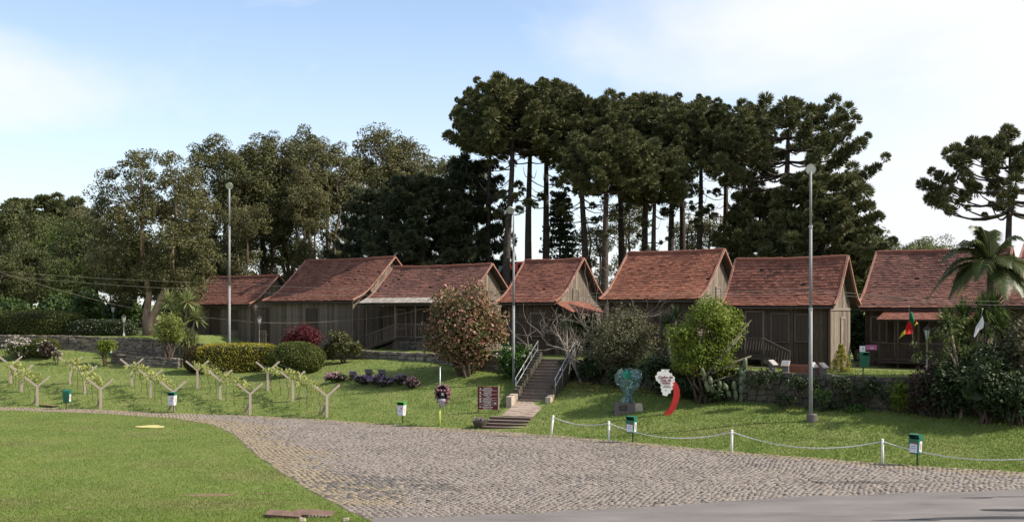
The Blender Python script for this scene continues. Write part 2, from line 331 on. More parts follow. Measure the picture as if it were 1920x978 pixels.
# top front line of the retaining walls: x, y
WALL = [(22.5,41.0),(16.65,45.0),(13.95,46.5),(10.7,48.5),(6.4,53.0),(3.3,57.0),(1.0,59.0),(-5.1,64.0),(-9.5,68.0),(-15.5,71.0),(-19.5,72.3),(-24.8,73.6),(-31.0,74.5),(-44.0,76.5)]
_w = np.array(sorted(us(*p) for p in WALL))
_zb = np.array([(-30,1.2),(3,1.2),(12,1.3),(17,1.4),(24,1.8),(29,2.0),(33,2.2),(37,2.5),(42,2.5),(48,2.2),(58,2.3),(64,2.8),(80,3.0)])
_zt = np.array([(-30,2.6),(3,2.6),(12,2.66),(16,2.8),(27,2.92),(37,2.92),(44,2.95),(54,3.1),(57,3.2),(59,3.7),(80,3.85)])
def s_edge(u): return np.interp(u, _e[:, 0], _e[:, 1])
def s_wall(u): return np.interp(u, _w[:, 0], _w[:, 1])
def gz_us(u, s):
    u = np.asarray(u, float); s = np.asarray(s, float)
    se, sw = s_edge(u), s_wall(u)
    t = np.clip((s - se) / (sw - se), 0, 1)
    bank = np.interp(u, _zb[:, 0], _zb[:, 1]) * (0.72 * t + 0.28 * t * t * (3 - 2 * t))
    rough = 0.035 * np.sin(u * 1.3 + s * 0.7) * np.sin(s * 1.1) * np.clip(t * 4, 0, 1)
    back = np.interp(u, _zt[:, 0], _zt[:, 1]) + np.clip(s - sw - 30, 0, 220) * 0.02
    return np.where(s > sw + 0.2, back, bank + rough)
def gz(x, y):
    return float(gz_us(*us(x, y)))
def hit(px, py):
    """Where the ray of a photo pixel meets the ground."""
    D = np.arange(26, 160, 0.04); x = (px - 960) / FP * D; z = CAMZ - (py - HZ) / FP * D
    u, s = us(x, D); b = np.nonzero(z <= gz_us(u, s))[0]
    i = b[0] if len(b) else -1
    return Vector((x[i], D[i], gz(x[i], D[i])))
def on(px, D):
    x = (px - 960) / FP * D; return Vector((x, D, gz(x, D)))

def build_terrain():
    us_ = np.concatenate([[-3000,-800,-200,-80,-40], np.arange(-20, 90, 1.0), [100,130,200,400,900,3000]])
    rows = [-4000,-1000,-300,-100,-40,-15,-5,-1.5,0.0]
    V = []; n = 0
    for r in range(9 + 23 + 10):
        for u in us_:
            se, sw = s_edge(u), s_wall(u)
            if r < 9: s = se + rows[r]
            elif r < 32: s = se + (sw - se + 0.19) * (r - 8) / 23.0
            else: s = sw + (0.21, 1, 3, 8, 16, 30, 60, 120, 300, 4000)[r - 32]
            x, y = xy(u, s); V.append((x, y, float(gz_us(u, s))))
    k = len(us_); F = []
    for r in range(41):
        for c in range(k - 1): F.append((r*k + c, (r+1)*k + c, (r+1)*k + c + 1, r*k + c + 1))
    F = np.array(F)[:, ::-1]
    me = np_mesh('ground', V, F, M['lawn'], smooth=False)
    o = link('ground', me, kind='structure')
    return o
build_terrain()

LEFT_LAWN = [ground0(*p) for p in ((700,979),(650,955),(590,925),(520,880),(470,845),(440,815),(400,796),(330,784.5),(200,775.5),(0,768.5))]
TAR = [ground0(*p) for p in ((700,972),(860,968),(1100,957),(1300,945),(1480,932),(1700,925),(1920,918))]
far = list(FAR_EDGE)
dirn = Vector((far[0][0] - far[1][0], far[0][1] - far[1][1])).normalized()
far_ext = [(far[0][0] + 14 * dirn.x, far[0][1] + 14 * dirn.y)] + far + [(far[-1][0] - 40, far[-1][1] + 3)]
ll = LEFT_LAWN + [(LEFT_LAWN[-1][0] - 40, LEFT_LAWN[-1][1] + 1.5)]
_t = TAR + [(TAR[-1][0] + 16, TAR[-1][1] + 1.2)]; tar_ext = []
_r = random.Random(77)
for _a, _b in zip(_t[:-1], _t[1:]):                 # ragged edge of the tarmac
    _n = max(2, int(math.hypot(_b[0] - _a[0], _b[1] - _a[1]) / 0.16))
    for _i in range(_n):
        _f = _i / _n; tar_ext.append((_a[0] + (_b[0] - _a[0]) * _f, _a[1] + (_b[1] - _a[1]) * _f + _r.uniform(-0.05, 0.05) + 0.06 * math.sin(_i * 0.35)))
tar_ext.append(_t[-1])
PAVE = [(p[0], p[1]) for p in ll[::-1]] + tar_ext + far_ext      # outline of the cobbled forecourt
def inpoly(x, y, poly):
    x = np.asarray(x); y = np.asarray(y); c = np.zeros(x.shape, bool); n = len(poly); j = n - 1
    for i in range(n):
        xi, yi = poly[i]; xj, yj = poly[j]
        cond = ((yi > y) != (yj > y)) & (x < (xj - xi) * (y - yi) / ((yj - yi) if yj != yi else 1e-9) + xi)
        c ^= cond; j = i
    return c
def flat_poly(name, poly, z, mat, th=0.0):
    me = bpy.data.meshes.new(name)
    me.from_pydata([(x, y, z) for x, y in poly], [], [tuple(range(len(poly)))]); me.update()
    if me.polygons[0].normal.z < 0: me.flip_normals()
    me.materials.append(mat)
    return link(name, me, kind='structure')
pave = flat_poly('pavement', PAVE, 0.006, M['joint'])
road_poly = tar_ext + [(60, TAR[-1][1] + 2), (60, 2), (-6, 2), (LEFT_LAWN[0][0] + 0.05, LEFT_LAWN[0][1] - 2.5)]
flat_poly('road', road_poly, 0.024, M['asphalt'])
M['cobble_dark'] = material('dark_cobble', [(0.07,0.062,0.06),(0.12,0.105,0.095),(0.17,0.145,0.12)], scale=1.5, rough=0.75, rnd='island', mixnoise=0.5)  # darker tone for irregular patches of cobbles
M['cobble_sandy'] = material('sandy_cobble', [(0.16,0.13,0.09),(0.225,0.18,0.125),(0.265,0.215,0.155)], scale=1.5, rough=0.85, rnd='island', mixnoise=0.5)

def build_cobbles():
    rng = np.random.default_rng(5)
    ys = np.arange(27.2, 64, 0.20); xs = np.arange(-42, 31, 0.175)
    X, Y = np.meshgrid(xs, ys); X = X + (np.arange(len(ys))[:, None] % 2) * 0.088
    X = X.ravel(); Y = Y.ravel()
    Y = Y + 0.30 * np.abs(np.sin(X * 0.75 + 0.25 * Y)) + 0.12 * np.sin(X * 0.23 + 1)      # laid in shallow fans
    X = X + rng.normal(0, 0.018, X.shape) + 0.1 * np.sin(Y * 0.9); Y = Y + rng.normal(0, 0.02, Y.shape)
    k = inpoly(X, Y, PAVE) & (np.abs(X) < 0.56 * Y + 2)
    X, Y = X[k], Y[k]; n = len(X)
    order = np.argsort(Y + 0.0 * X); X, Y = X[order], Y[order]
    w = 0.079 + rng.normal(0, 0.006, n); d = 0.085 + rng.normal(0, 0.008, n); h = 0.017 + np.abs(rng.normal(0, 0.005, n))
    a = rng.normal(0, 0.10, n) - 0.18 * np.cos(X * 0.75 + 0.25 * Y) * np.sign(np.sin(X * 0.75 + 0.25 * Y))
    sx = np.array([-1, 1, 1, -1]); sy = np.array([-1, -1, 1, 1])
    ca, sa = np.cos(a), np.sin(a); V = np.zeros((n, 8, 3))
    for i in range(4):
        for lev, f, zz in ((0, 1.0, 0.004), (1, 0.90, 1.0)):
            jx = rng.normal(0, 0.008, n); jy = rng.normal(0, 0.010, n)
            lx = sx[i] * w * f + jx; ly = sy[i] * d * f + jy
            V[:, lev*4 + i, 0] = X + ca * lx - sa * ly; V[:, lev*4 + i, 1] = Y + sa * lx + ca * ly
            V[:, lev*4 + i, 2] = zz if lev == 0 else h + rng.normal(0, 0.0025, n)
    F = np.array([(4,5,6,7),(0,1,5,4),(1,2,6,5),(2,3,7,6),(3,0,4,7)])
    # the 300 stones that show largest are objects; the rest one mesh
    vis = np.nonzero((np.abs(X) < 0.475 * Y) & (Y > 28.2))[0][:300]
    rest = np.ones(n, bool); rest[vis] = False
    Vr = V[rest]; nr = len(Vr)
    me = np_mesh('cobblestones', Vr.reshape(-1, 3), (np.arange(nr)[:, None, None] * 8 + F[None]).reshape(-1, 4))
    for nm in ('cobble', 'cobble_dark', 'cobble_sandy'): me.materials.append(M[nm])
    xr, yr = X[rest], Y[rest]
    q = np.sin(xr * 1.9) * np.sin(yr * 2.3) * 0.3 + np.sin(xr * 0.7 + yr) * 0.25 + rng.normal(0, 0.22, nr)
    tx, ty = (xr + 4.35) + (yr - 33.6) * 0.30, yr - 33.6
    fall = 1.15 - (tx / 2.3) ** 2 - (ty / 2.6) ** 2 + 0.9 * np.sin(yr * 5.0 + xr) * 0.35 + q * 1.2; st = rng.random(nr) < np.clip(fall, 0, 1) * 0.85
    st |= (((xr - 10.5) / 3.4) ** 2 + ((yr - 34.2) / 0.35) ** 2 + q) + rng.normal(0, 0.25, nr) < 0.4
    se = s_edge(us(xr, yr)[0]); dist = se - us(xr, yr)[1]
    lf = np.interp(yr, [p[1] for p in LEFT_LAWN], [p[0] for p in LEFT_LAWN])
    sand = ((dist + q * 1.2) < 1.0) | ((xr - lf + q * 2.2) < 1.9)
    mi = np.where(sand, 2, 0); mi = np.where(st, 1, mi)
    me.polygons.foreach_set('material_index', np.repeat(mi, 5).astype(np.int32))
    link('cobblestones', me, None, pave, kind='stuff')
    protos = []
    for j in range(8):
        i = vis[j * 30]; v = V[i].copy(); v[:, 0] -= X[i]; v[:, 1] -= Y[i]
        protos.append(np_mesh('cobblestone', v, F, M['cobble_piece']))
    for j, i in enumerate(vis):
        o = link('cobblestone', protos[j % 8], None, pave, (X[i], Y[i], 0.0)); o.rotation_euler = (0, 0, a[i] * 0.5)
    print('cobbles', n)
build_cobbles()

# damp patches on the tarmac
def blob_poly(c, rx, ry, seed, n=26, rot=0.0):
    r = random.Random(seed); out = []
    ph = [r.uniform(0, 6.28) for _ in range(4)]
    for i in range(n):
        t = 2 * math.pi * i / n; k = 1 + 0.18 * math.sin(2*t + ph[0]) + 0.14 * math.sin(3*t + ph[1]) + 0.08 * math.sin(5*t + ph[2]) + r.uniform(-0.05, 0.05)
        x, y = rx * k * math.cos(t), ry * k * math.sin(t)
        out.append((c[0] + x * math.cos(rot) - y * math.sin(rot), c[1] + x * math.sin(rot) + y * math.cos(rot)))
    return out
for i, (px, py, rx, ry) in enumerate(((1850,972,1.7,0.22),(1905,957,0.9,0.2),(1700,976,0.9,0.10),(1835,934,0.55,0.07),(1900,932,0.6,0.06))):
    c = ground0(px, py); o = flat_poly('damp_patch', blob_poly(c, rx, ry, i + 3, rot=0.05), 0.0285, M['asphalt_damp'])
c = ground0(283, 800); o = flat_poly('sand_patch', blob_poly(c, 0.66, 0.62, 11), 0.03, M['sand'])
for i, (px, py, rx, ry) in enumerate(((392,928,0.85,0.25),(500,925,0.45,0.12),(150,952,0.5,0.14))):
    c = ground0(px, py); flat_poly('bare_earth', blob_poly(c, rx, ry, 20 + i), 0.012, M['soil'])

# ------------------------------------------------------------------ grass
def grass_mesh(name, X, Y, Z, hmin, hmax, wid, seed, mat):
    rng = np.random.default_rng(seed); n = len(X)
    h = rng.uniform(hmin, hmax, n); a = rng.uniform(0, 2 * np.pi, n); w = wid * rng.uniform(0.7, 1.3, n)
    ln = rng.normal(0, 0.45, (n, 2)) * h[:, None]
    V = np.zeros((n, 3, 3))
    dx, dy = np.cos(a) * w, np.sin(a) * w
    V[:, 0] = np.stack([X - dx, Y - dy, Z - 0.005], 1); V[:, 1] = np.stack([X + dx, Y + dy, Z - 0.005], 1)
    V[:, 2] = np.stack([X + ln[:, 0], Y + ln[:, 1], Z + h], 1)
    return np_mesh(name, V.reshape(-1, 3), np.arange(3 * n).reshape(-1, 3), mat)
SANDC = ground0(283, 800); BARE = ground0(392, 928)
def build_grass():
    rng = np.random.default_rng(9)
    # front lawn
    n = 620000; Y = 27.0 + 33 * rng.random(n) ** 1.6; X = rng.uniform(-34, 1, n)
    jx = rng.normal(0, 0.10, n) + 0.12 * np.sin(Y * 2.1) * np.sin(Y * 0.7)
    k = (X > -0.52 * Y - 1) & ~inpoly(X - jx, Y, PAVE) & ~inpoly(X, Y, road_poly)
    k &= us(X, Y)[1] < s_edge(us(X, Y)[0])
    k &= ((X - SANDC[0]) / 0.62) ** 2 + ((Y - SANDC[1]) / 0.6) ** 2 > 1
    k &= (((X - BARE[0]) / 0.8) ** 2 + ((Y - BARE[1]) / 0.22) ** 2 > 1) | (rng.random(n) < 0.12)
    X, Y = X[k], Y[k]; f = np.clip(Y / 38, 0.75, 1.4)
    dry = (np.sin(X * 0.8 + 2) * np.sin(Y * 1.1) + 0.6 * np.sin(X * 0.31 + Y * 0.2) * np.sin(Y * 0.45 + 1) + rng.normal(0, 0.6, len(X)) + np.exp(-((Y - 30.6) / 0.9) ** 2) * 1.1) > 0.9
    link('grass', grass_mesh('grass', X[~dry], Y[~dry], np.zeros((~dry).sum()), 0.022, 0.060, 0.012, 1, M['blade']), kind='stuff')
    link('dry_grass', grass_mesh('dry_grass', X[dry], Y[dry], np.zeros(dry.sum()), 0.02, 0.055, 0.012, 2, M['blade_dry']), kind='stuff')
    print('front grass', len(X))
    # bank lawn up to the walls and the terrace behind them
    n = 420000; u = rng.uniform(-8, 78, n); t = rng.random(n)
    se, sw = s_edge(u), s_wall(u); s = se + 0.02 + t * (sw - se + 6.0) - np.where(rng.random(n) < 0.02, 0.12, 0)
    x, y = xy(u, s); dn = np.clip((46 / y) ** 2, 0, 1.3) * np.where(s > sw, 0.35, 1.0)
    k = (rng.random(n) < dn * 0.8) & (np.abs(x) < 0.52 * y + 2) & (np.abs(s - sw - 0.2) > 0.35)
    # keep the stairway and path clear
    ex, ey = 0.30, 0.954; qx, qy = x + 0.4, y - 49.3; al = qx * ex + qy * ey; ac = qx * ey - qy * ex
    k &= ~((np.abs(ac) < 0.95) & (al > -0.3) & (al < 12))
    u, s, x, y = u[k], s[k], x[k], y[k]
    z = gz_us(u, s)
    dry = (np.sin(x * 0.9) * np.sin(y * 1.3) + rng.normal(0, 0.75, len(x))) > 1.35
    f = 0.020
    link('grass', grass_mesh('bank_grass', x[~dry], y[~dry], z[~dry], 0.035, 0.10, f, 3, M['blade']), kind='stuff')
    link('dry_grass', grass_mesh('bank_dry_grass', x[dry], y[dry], z[dry], 0.03, 0.09, f, 4, M['blade_dry']), kind='stuff')
    print('bank grass', len(x))
build_grass()

# ------------------------------------------------------------------ retaining walls, steps, path
def stone_wall(name, label, line, sl, sh, single, seed, depth=0.35, coping=True):
    """line: (x, y, z_foot, z_top) points of the front face. Courses of uneven stones on a dark core."""
    rng = random.Random(seed); o = Vector(line[0][:2]); root = empty(name, (line[0][0], line[0][1], line[0][2]), 0, label, 'wall'); root['kind'] = 'thing'
    org = Vector((line[0][0], line[0][1], line[0][2])); core = MB(); many = MB()
    for (a, b) in zip(line[:-1], line[1:]):
        A, B = Vector(a[:2]), Vector(b[:2]); d = (B - A); Ln = d.length; d.normalize(); nrm = Vector((-d.y, d.x))
        if nrm.y < 0: nrm = -nrm                     # pointing away from the viewer
        rot = Matrix.Rotation(math.atan2(d.y, d.x), 3, 'Z')
        def zf(t): return a[2] + (b[2] - a[2]) * t / Ln - 0.15
        def zt(t): return a[3] + (b[3] - a[3]) * t / Ln
        vs = []
        for off in (0.07, depth):
            for t, z in ((0, zf(0)), (Ln, zf(Ln)), (Ln, zt(Ln) - 0.05), (0, zt(0) - 0.05)):
                p = A + d * t + nrm * off; vs.append(Vector((p.x, p.y, z)) - org)
        core.add(vs, ((0,1,2,3),(7,6,5,4),(3,2,6,7),(0,3,7,4),(1,5,6,2)))
        row = 0; z0 = 0.0; hgt = max(zt(0) - zf(0), zt(Ln) - zf(Ln)); nr = max(1, round(hgt / sh)); ch = hgt / nr
        for r_ in range(nr):
            t = -rng.uniform(0, sl * 0.5)
            while t < Ln:
                l = sl * rng.uniform(0.6, 1.45); t0, t1 = max(t, 0), min(t + l, Ln); t += l
                if t1 - t0 < 0.08: continue
                tm = (t0 + t1) / 2; zlo, zhi = zf(tm), zt(tm); f = (zhi - zlo) / nr
                z = zlo + f * (r_ + 0.5); p = A + d * tm + nrm * (0.10 + rng.uniform(-0.05, 0.03)); hh = f * rng.uniform(0.80, 0.95)
                top = coping and r_ == nr - 1
                sz = ((t1 - t0) * 0.94, (depth + 0.06 if top else 0.24), hh * (0.9 if top else 1))
                off = (depth / 2 - 0.06) if top else 0.0
                c = Vector((p.x + nrm.x * off, p.y + nrm.y * off, z + (0.02 if top else 0) + rng.uniform(-0.015, 0.015))) - org
                if single:
                    mb = MB().box((0, 0, 0), sz, rot @ Matrix.Rotation(rng.uniform(-0.07, 0.07), 3, 'Y'), jit=0.04, rng=rng)
                    mb.build('stone', M['stone'], root, loc=c)
                else: many.box(c, sz, rot, jit=0.02, rng=rng)
    core.build('wall_core', M['mortar'], root)
    if not single: many.build('stones', M['stone_many'], root, kind='stuff')
    return root
def wl(i, j, du=0.0):
    out = []
    for (x, y) in WALL[i:j]:
        u, s = us(x, y); out.append((x, y, float(gz_us(u, s - 0.05)), float(np.interp(u, _zt[:, 0], _zt[:, 1])) + 0.05))
    return out
stone_wall('stone_wall', 'long rough stone retaining wall in shade below the houses, ferns and ivy on it', wl(0, 5), 0.40, 0.26, True, 1)
stone_wall('stone_wall', 'short dim piece of rubble wall between the stairway and the bare branching tree', [wl(4,5)[0], (3.25,56.8,*wl(5,6)[0][2:])], 0.45, 0.28, True, 2)
stone_wall('stone_wall', 'low dark garden wall behind the grassy mound, with a pale coping edge', [(1.1,58.9,*wl(6,7)[0][2:])] + wl(7, 10), 0.5, 0.2, False, 3)
w_ = wl(9, 14)
stone_wall('stone_wall', 'pale dry stone terrace wall under the flowering hedge at the lawn end', w_, 0.36, 0.16, False, 4)
# a lower wall in front of it
lo = []
for (px, D) in ((335, 69.5), (285, 70.4), (208, 71.6)):
    x = (px - 960) / FP * D; z = gz(x, D); lo.append((x, D, z, z + 0.62))
stone_wall('stone_wall', 'dark knee-high wall in front of the pale terrace wall, behind the small round-headed tree', lo, 0.36, 0.16, False, 5)

ST0 = Vector((-0.40, 49.3, 0.0)); SE = Vector((0.30, 0.954, 0)).normalized(); SR = Vector((SE.y, -SE.x, 0)); SA = math.atan2(SE.y, SE.x) - math.pi / 2
def stp(al, ac, z): return ST0 + SE * al + SR * ac + Vector((0, 0, z))
def build_stairs():
    rng = random.Random(4); rot = Matrix.Identity(3)
    e = empty('entrance_steps', ST0, SA, 'four low dark steps rising from the cobbles to the flagged path', 'steps')
    for i in range(4):
        s = MB().box((-0.02 * i, 0.19 + 0.40 * i, 0.115 * i + 0.05), (2.06 - 0.02 * i, 0.46, 0.125), jit=0.008, rng=rng).build('step', M['step_dark'], e)
        MB().box((-0.02 * i, 0.17 + 0.40 * i, 0.115 * i + 0.128), (2.08 - 0.02 * i, 0.44, 0.026), jit=0.004, rng=rng).build('tread', M['steps'], s)
    # path of flags
    p = MB(); vs = []
    def pz(al): return 0.47 + (al - 1.55) * 0.172
    for al in (1.55, 4.45):
        for ac in (-0.80, 0.80): vs.append(stp(al, ac + 0.15, pz(al)))
    for al in (1.55, 4.45):
        for ac in (-0.80, 0.80): vs.append(stp(al, ac + 0.15, pz(al) - 0.5))
    p.add(vs, ((0, 1, 3, 2), (0, 2, 6, 4), (3, 1, 5, 7), (1, 0, 4, 5))); pa = p.build('path', M['joint'], kind='structure')
    for r_ in range(7):
        x = -0.78
        while x < 0.75:
            w = rng.uniform(0.28, 0.55); w = min(w, 0.80 - x); al = 1.58 + 0.395 * r_; z = pz(al + 0.2) - 0.012
            if w > 0.1:
                m = Matrix.Rotation(SA, 3, 'Z') @ Matrix.Rotation(0.17, 3, 'X')
                MB().box((0, 0, 0), (w * 0.95, 0.37, 0.05), m, jit=0.008, rng=rng).build('flagstone', M['pathstone'], pa, loc=stp(al + 0.2, x + w / 2 + 0.15, z + 0.03))
            x += w
    t = empty('stone_stairway', stp(4.3, 0.15, 0.93), SA, 'long flight of worn stone steps with side walls and metal rails up to the houses', 'stairway')
    n = 14; run, rise = 4.65 / n, 1.98 / n
    for i in range(n):
        mb = MB(); x = -0.75
        s = mb.box((0, run * (i + 0.5), rise * (i + 0.5) - 0.20), (1.52, run * 1.04, rise + 0.40), jit=0.010, rng=rng).build('step', M['steps'], t)
    # cheek walls of upright blocks, stepping up the slope
    for sx in (-1, 1):
        al = -0.9 if sx < 0 else -0.6
        while al < 4.4:
            l = rng.uniform(0.24, 0.4); z = max(al, 0) * rise / run
            h = 0.42 + (0.12 if al > 0 else 0); 
            MB().box((sx * (0.92 + 0.05 * (al < 0)), al + l / 2, z - 0.25 + h / 2 + rng.uniform(-0.03, 0.03) + (0.12 * al if al < 0 else 0)), (0.26, l * 0.93, h + 0.55), jit=0.022, rng=rng).build('stone', M['palestone'] if al < 0.1 else M['stone'], t)
            al += l
        # two-bar handrail on posts
        hr = MB()
        def rp(al, h): return Vector((sx * 1.04, al, max(al, 0) * rise / run + h))
        hr.tube([rp(0.35, 0.98), rp(4.6, 1.0)], 0.025, 8); hr.tube([rp(0.42, 0.60), rp(4.55, 0.62)], 0.02, 8)
        o = hr.build('handrail', M['steel'], t, smooth=True)
        for al in (0.5, 1.9, 3.3, 4.5):
            MB().tube([rp(al, -0.1), rp(al, 0.98)], 0.025, 6).build('post', M['steel'], o)
    return t
build_stairs()
# ------------------------------------------------------------------ wooden houses
def solve_house(ER, D, EL, RR, ang):
    """Plan and roof measures from three pixels: front eave ends and the near ridge end, at distance D."""
    a = R(ang); ex, ey = math.cos(a), -math.sin(a); dx, dy = math.sin(a), math.cos(a)
    P = PT(*ER, D); k = (EL - 960.0) / FP
    L = (P.x - k * P.y) / (ex - k * ey) if abs(ex - k * ey) > 1e-6 else 7
    k2 = (RR[0] - 960.0) / FP
    w = 2 * (k2 * P.y - P.x) / (dx - k2 * dy)
    Dr = P.y + w / 2 * dy; zr = CAMZ - (RR[1] - HZ) / FP * Dr
    return P, L, w, zr
PROF = [(0.0, 0.0), (0.20, 0.095), (0.42, 0.285), (1.0, 1.0)]
def make_house(name, label, ER, D, EL, RR, ang, wood, tile, base=None, seed=1, front_over=0.45, oh=0.42, openings=(), gable_openings=(), wall_drop=0.12, gwood=None):
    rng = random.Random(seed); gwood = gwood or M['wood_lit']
    P, L, w, zr = solve_house(ER, D, EL, RR, ang); a = R(ang)
    base = gz(P.x, P.y + 1.0) if base is None else base
    ex = Vector((math.cos(a), -math.sin(a), 0)); org = Vector((P.x, P.y, base)) - ex * L
    h = empty(name, org, -a, label, 'house')
    ze, zt = P.z - base, zr - base; dh = zt - ze; hw = w / 2
    print(f'{name} L={L:.1f} w={w:.1f} eave={ze:.2f} ridge={zt:.2f} base={base:.2f}')
    def rz(y):                                    # roof underside height at depth y
        t = min(y, w - y) / hw
        for (t0, f0), (t1, f1) in zip(PROF[:-1], PROF[1:]):
            if t <= t1: return ze + dh * (f0 + (f1 - f0) * (t - t0) / (t1 - t0))
        return zt
    pf = [(hw * t, ze + dh * f) for t, f in PROF]; full = pf + [(w - y, z) for y, z in pf[-2::-1]]
    # roof deck with thickness
    mb = MB(); n = len(full); vs = []
    for x in (0.0, L):
        for y, z in full: vs.append((x, y, z - 0.085))
        for y, z in full: vs.append((x, y, z - 0.15))
    fs = []
    for i in range(n - 1):
        fs += [(i, 2*n + i, 2*n + i + 1, i + 1), (n + i, n + i + 1, 3*n + i + 1, 3*n + i)]
    for o in (0, 2 * n):
        for i in range(n - 1): fs.append((o + i, o + i + 1, o + n + i + 1, o + n + i) if o == 0 else (o + i + 1, o + i, o + n + i, o + n + i + 1))
    fs += [(0, n, 3*n, 2*n), (n - 1, 3*n - 1, 4*n - 1, 2*n - 1)]
    mb.add(vs, fs); roof = mb.build('roof', M['wood_dark'], h)
    # tiles: overlapping courses on both slopes
    tl = MB(); seg = []; 
    for (y0, z0), (y1, z1) in zip(pf[:-1], pf[1:]): seg.append((y0, z0, y1, z1, math.hypot(y1 - y0, z1 - z0)))
    S = sum(q[4] for q in seg)
    def at_s(s):
        s = max(0.0, s)
        for i, (y0, z0, y1, z1, l) in enumerate(seg):
            if s <= l or i == len(seg) - 1: return y0 + (y1 - y0) * s / l, z0 + (z1 - z0) * s / l
            s -= l
    nc = max(8, round(S / 0.185)); ec = S / nc; nx = max(8, round((L + 0.1) / 0.23)); tw = (L + 0.1) / nx
    sag = [0.022 * math.sin(i * 0.35 + seed) - 0.055 * math.sin(math.pi * i / nx) + 0.01 * math.sin(i * 1.1 + seed * 2) for i in range(nx + 1)]
    for side in (0, 1):
        for c in range(nc):
            s0 = c * ec - 0.03; jog = (c % 2) * tw * 0.5
            for i in range(nx + (1 if jog else 0)):
                if rng.random() < 0.004: continue
                x0 = -0.05 + i * tw - jog; x1 = x0 + tw * 0.955; x0, x1 = max(x0, -0.05), min(x1, L + 0.05)
                if x1 - x0 < 0.04: continue
                ds = rng.uniform(-0.022, 0.022); lift = rng.uniform(0.028, 0.05) + (0.02 if rng.random() < 0.05 else 0)
                (ya, za), (yb, zb) = at_s(s0 + ds), at_s(s0 + ec * 1.12)
                ny, nz = -(zb - za), (yb - ya); q = math.hypot(ny, nz) or 1; ny, nz = ny / q, nz / q
                if s0 + ds < 0: ya += (s0 + ds) * (yb - ya) / q * 0.5
                f = (lambda y: w - y) if side else (lambda y: y)
                zs = sag[min(i, nx)] * (0.3 + 0.7 * c / nc)
                vs = [(x0, f(ya), za + 0.004), (x1, f(ya), za + 0.004), (x0, f(ya + ny * lift), za + nz * lift + zs), (x1, f(ya + ny * lift), za + nz * lift + zs),
                      (x0, f(yb + ny * 0.012), zb + nz * 0.012 + zs), (x1, f(yb + ny * 0.012), zb + nz * 0.012 + zs)]
                fs = [(0,1,3,2), (2,3,5,4), (0,2,4), (1,5,3)]
                if side: fs = [tuple(reversed(g)) for g in fs]
                tl.add(vs, fs)
    tl.build('roof_tiles', tile, roof, kind='stuff')
    # ridge and verge tiles
    nr = max(6, round(L / 0.42)); me = MB().tube([(-0.22, 0, 0), (0.22, 0, 0)], 0.105, 8).mesh('ridge_tile', M['tile'])
    for i in range(nr):
        o = link('ridge_tile', me, None, roof, (L * (i + 0.5) / nr, hw, zt + 0.03 - 0.055 * math.sin(math.pi * (i + 0.5) / nr) + rng.uniform(-0.012, 0.02))); o.rotation_euler = (0, rng.uniform(-0.03, 0.03), rng.uniform(-0.03, 0.03))
        o.scale = (L / nr / 0.42, 1, 1)
    for xx in (L + 0.06, -0.06):
        for side in (0, 1):
            if xx < 0 and side: continue
            nv = max(7, round(S / 0.5))
            for i in range(nv):
                (ya, za), (yb, zb) = at_s(S * i / nv), at_s(S * (i + 1) / nv + 0.03)
                if side: ya, yb = w - ya, w - yb
                MB().beam((xx, ya, za + 0.05), (xx, yb, zb + 0.06), 0.075, 0.11, (1, 0, 0)).build('verge_tile', M['tile_edge'], roof)
    # fascia under the front eave
    MB().box((L / 2, 0.06, ze - 0.12), (L - 0.04, 0.06, 0.12)).build('eave_board', M['wood_dark'], roof)
    # walls: backing and single planks
    yf = oh; x0, x1 = 0.30, L - 0.34
    bk = MB(); bk.box(((x0 + x1) / 2, yf + 0.10, rz(yf) / 2 - 0.05), (x1 - x0, 0.08, rz(yf)))
    fw = bk.build('front_wall', M['wood_inner'], h)
    x = x0; zl = -0.1
    while x < x1 - 0.02:
        b = min(rng.uniform(0.19, 0.29), x1 - x)
        if x1 - x - b < 0.1: b = x1 - x
        z1 = rz(yf) - wall_drop; 
        MB().box((0, 0, 0), (b - 0.016, 0.035, z1 - zl), jit=0.004, rng=rng).build('plank', wood, fw, loc=(x + b / 2, yf + 0.035 + rng.uniform(-0.008, 0.008), (z1 + zl) / 2))
        x += b
    # gable wall at the near end
    gp = [(y, rz(y) - 0.10) for y in np.linspace(yf, w - oh, 21)]
    vs = [(yf, -0.1)] + [(w - oh, -0.1)] + [(y, z) for y, z in gp[::-1]]
    gw = MB().prism(vs, 0.08, lambda y, z, t: (x1 - 0.05 - t, y, z)).build('gable_wall', M['wood_inner'], h)
    y = yf
    while y < w - oh - 0.02:
        b = min(rng.uniform(0.18, 0.27), w - oh - y)
        if w - oh - y - b < 0.1: b = w - oh - y
        ya, yb = y + 0.008, y + b - 0.008; pts = [(ya, zl), (yb, zl), (yb, rz(yb) - 0.09)]
        if ya < hw < yb: pts.append((hw, rz(hw) - 0.09))
        pts.append((ya, rz(ya) - 0.09)); o = rng.uniform(-0.008, 0.008)
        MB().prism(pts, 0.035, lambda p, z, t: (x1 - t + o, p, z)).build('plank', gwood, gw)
        y += b
    # wall at the far end and at the back
    MB().prism(vs, 0.08, lambda p, z, t: (x0 + 0.04 + t, p, z)).build('end_wall', wood, h)
    MB().box(((x0 + x1) / 2, w - oh - 0.06, rz(oh) / 2 - 0.05), (x1 - x0 - 0.2, 0.08, rz(oh))).build('back_wall', wood, h)
    # corner posts, rail across the gable at eave level
    MB().beam((x1 + 0.012, yf + 0.0, -0.1), (x1 + 0.012, yf + 0.0, rz(yf) - 0.13), 0.11, 0.11).build('corner_post', wood, h)
    MB().box((x1 + 0.025, w / 2, ze - 0.18), (0.04, w - 2 * oh + 0.04, 0.13)).build('gable_rail', gwood, h)
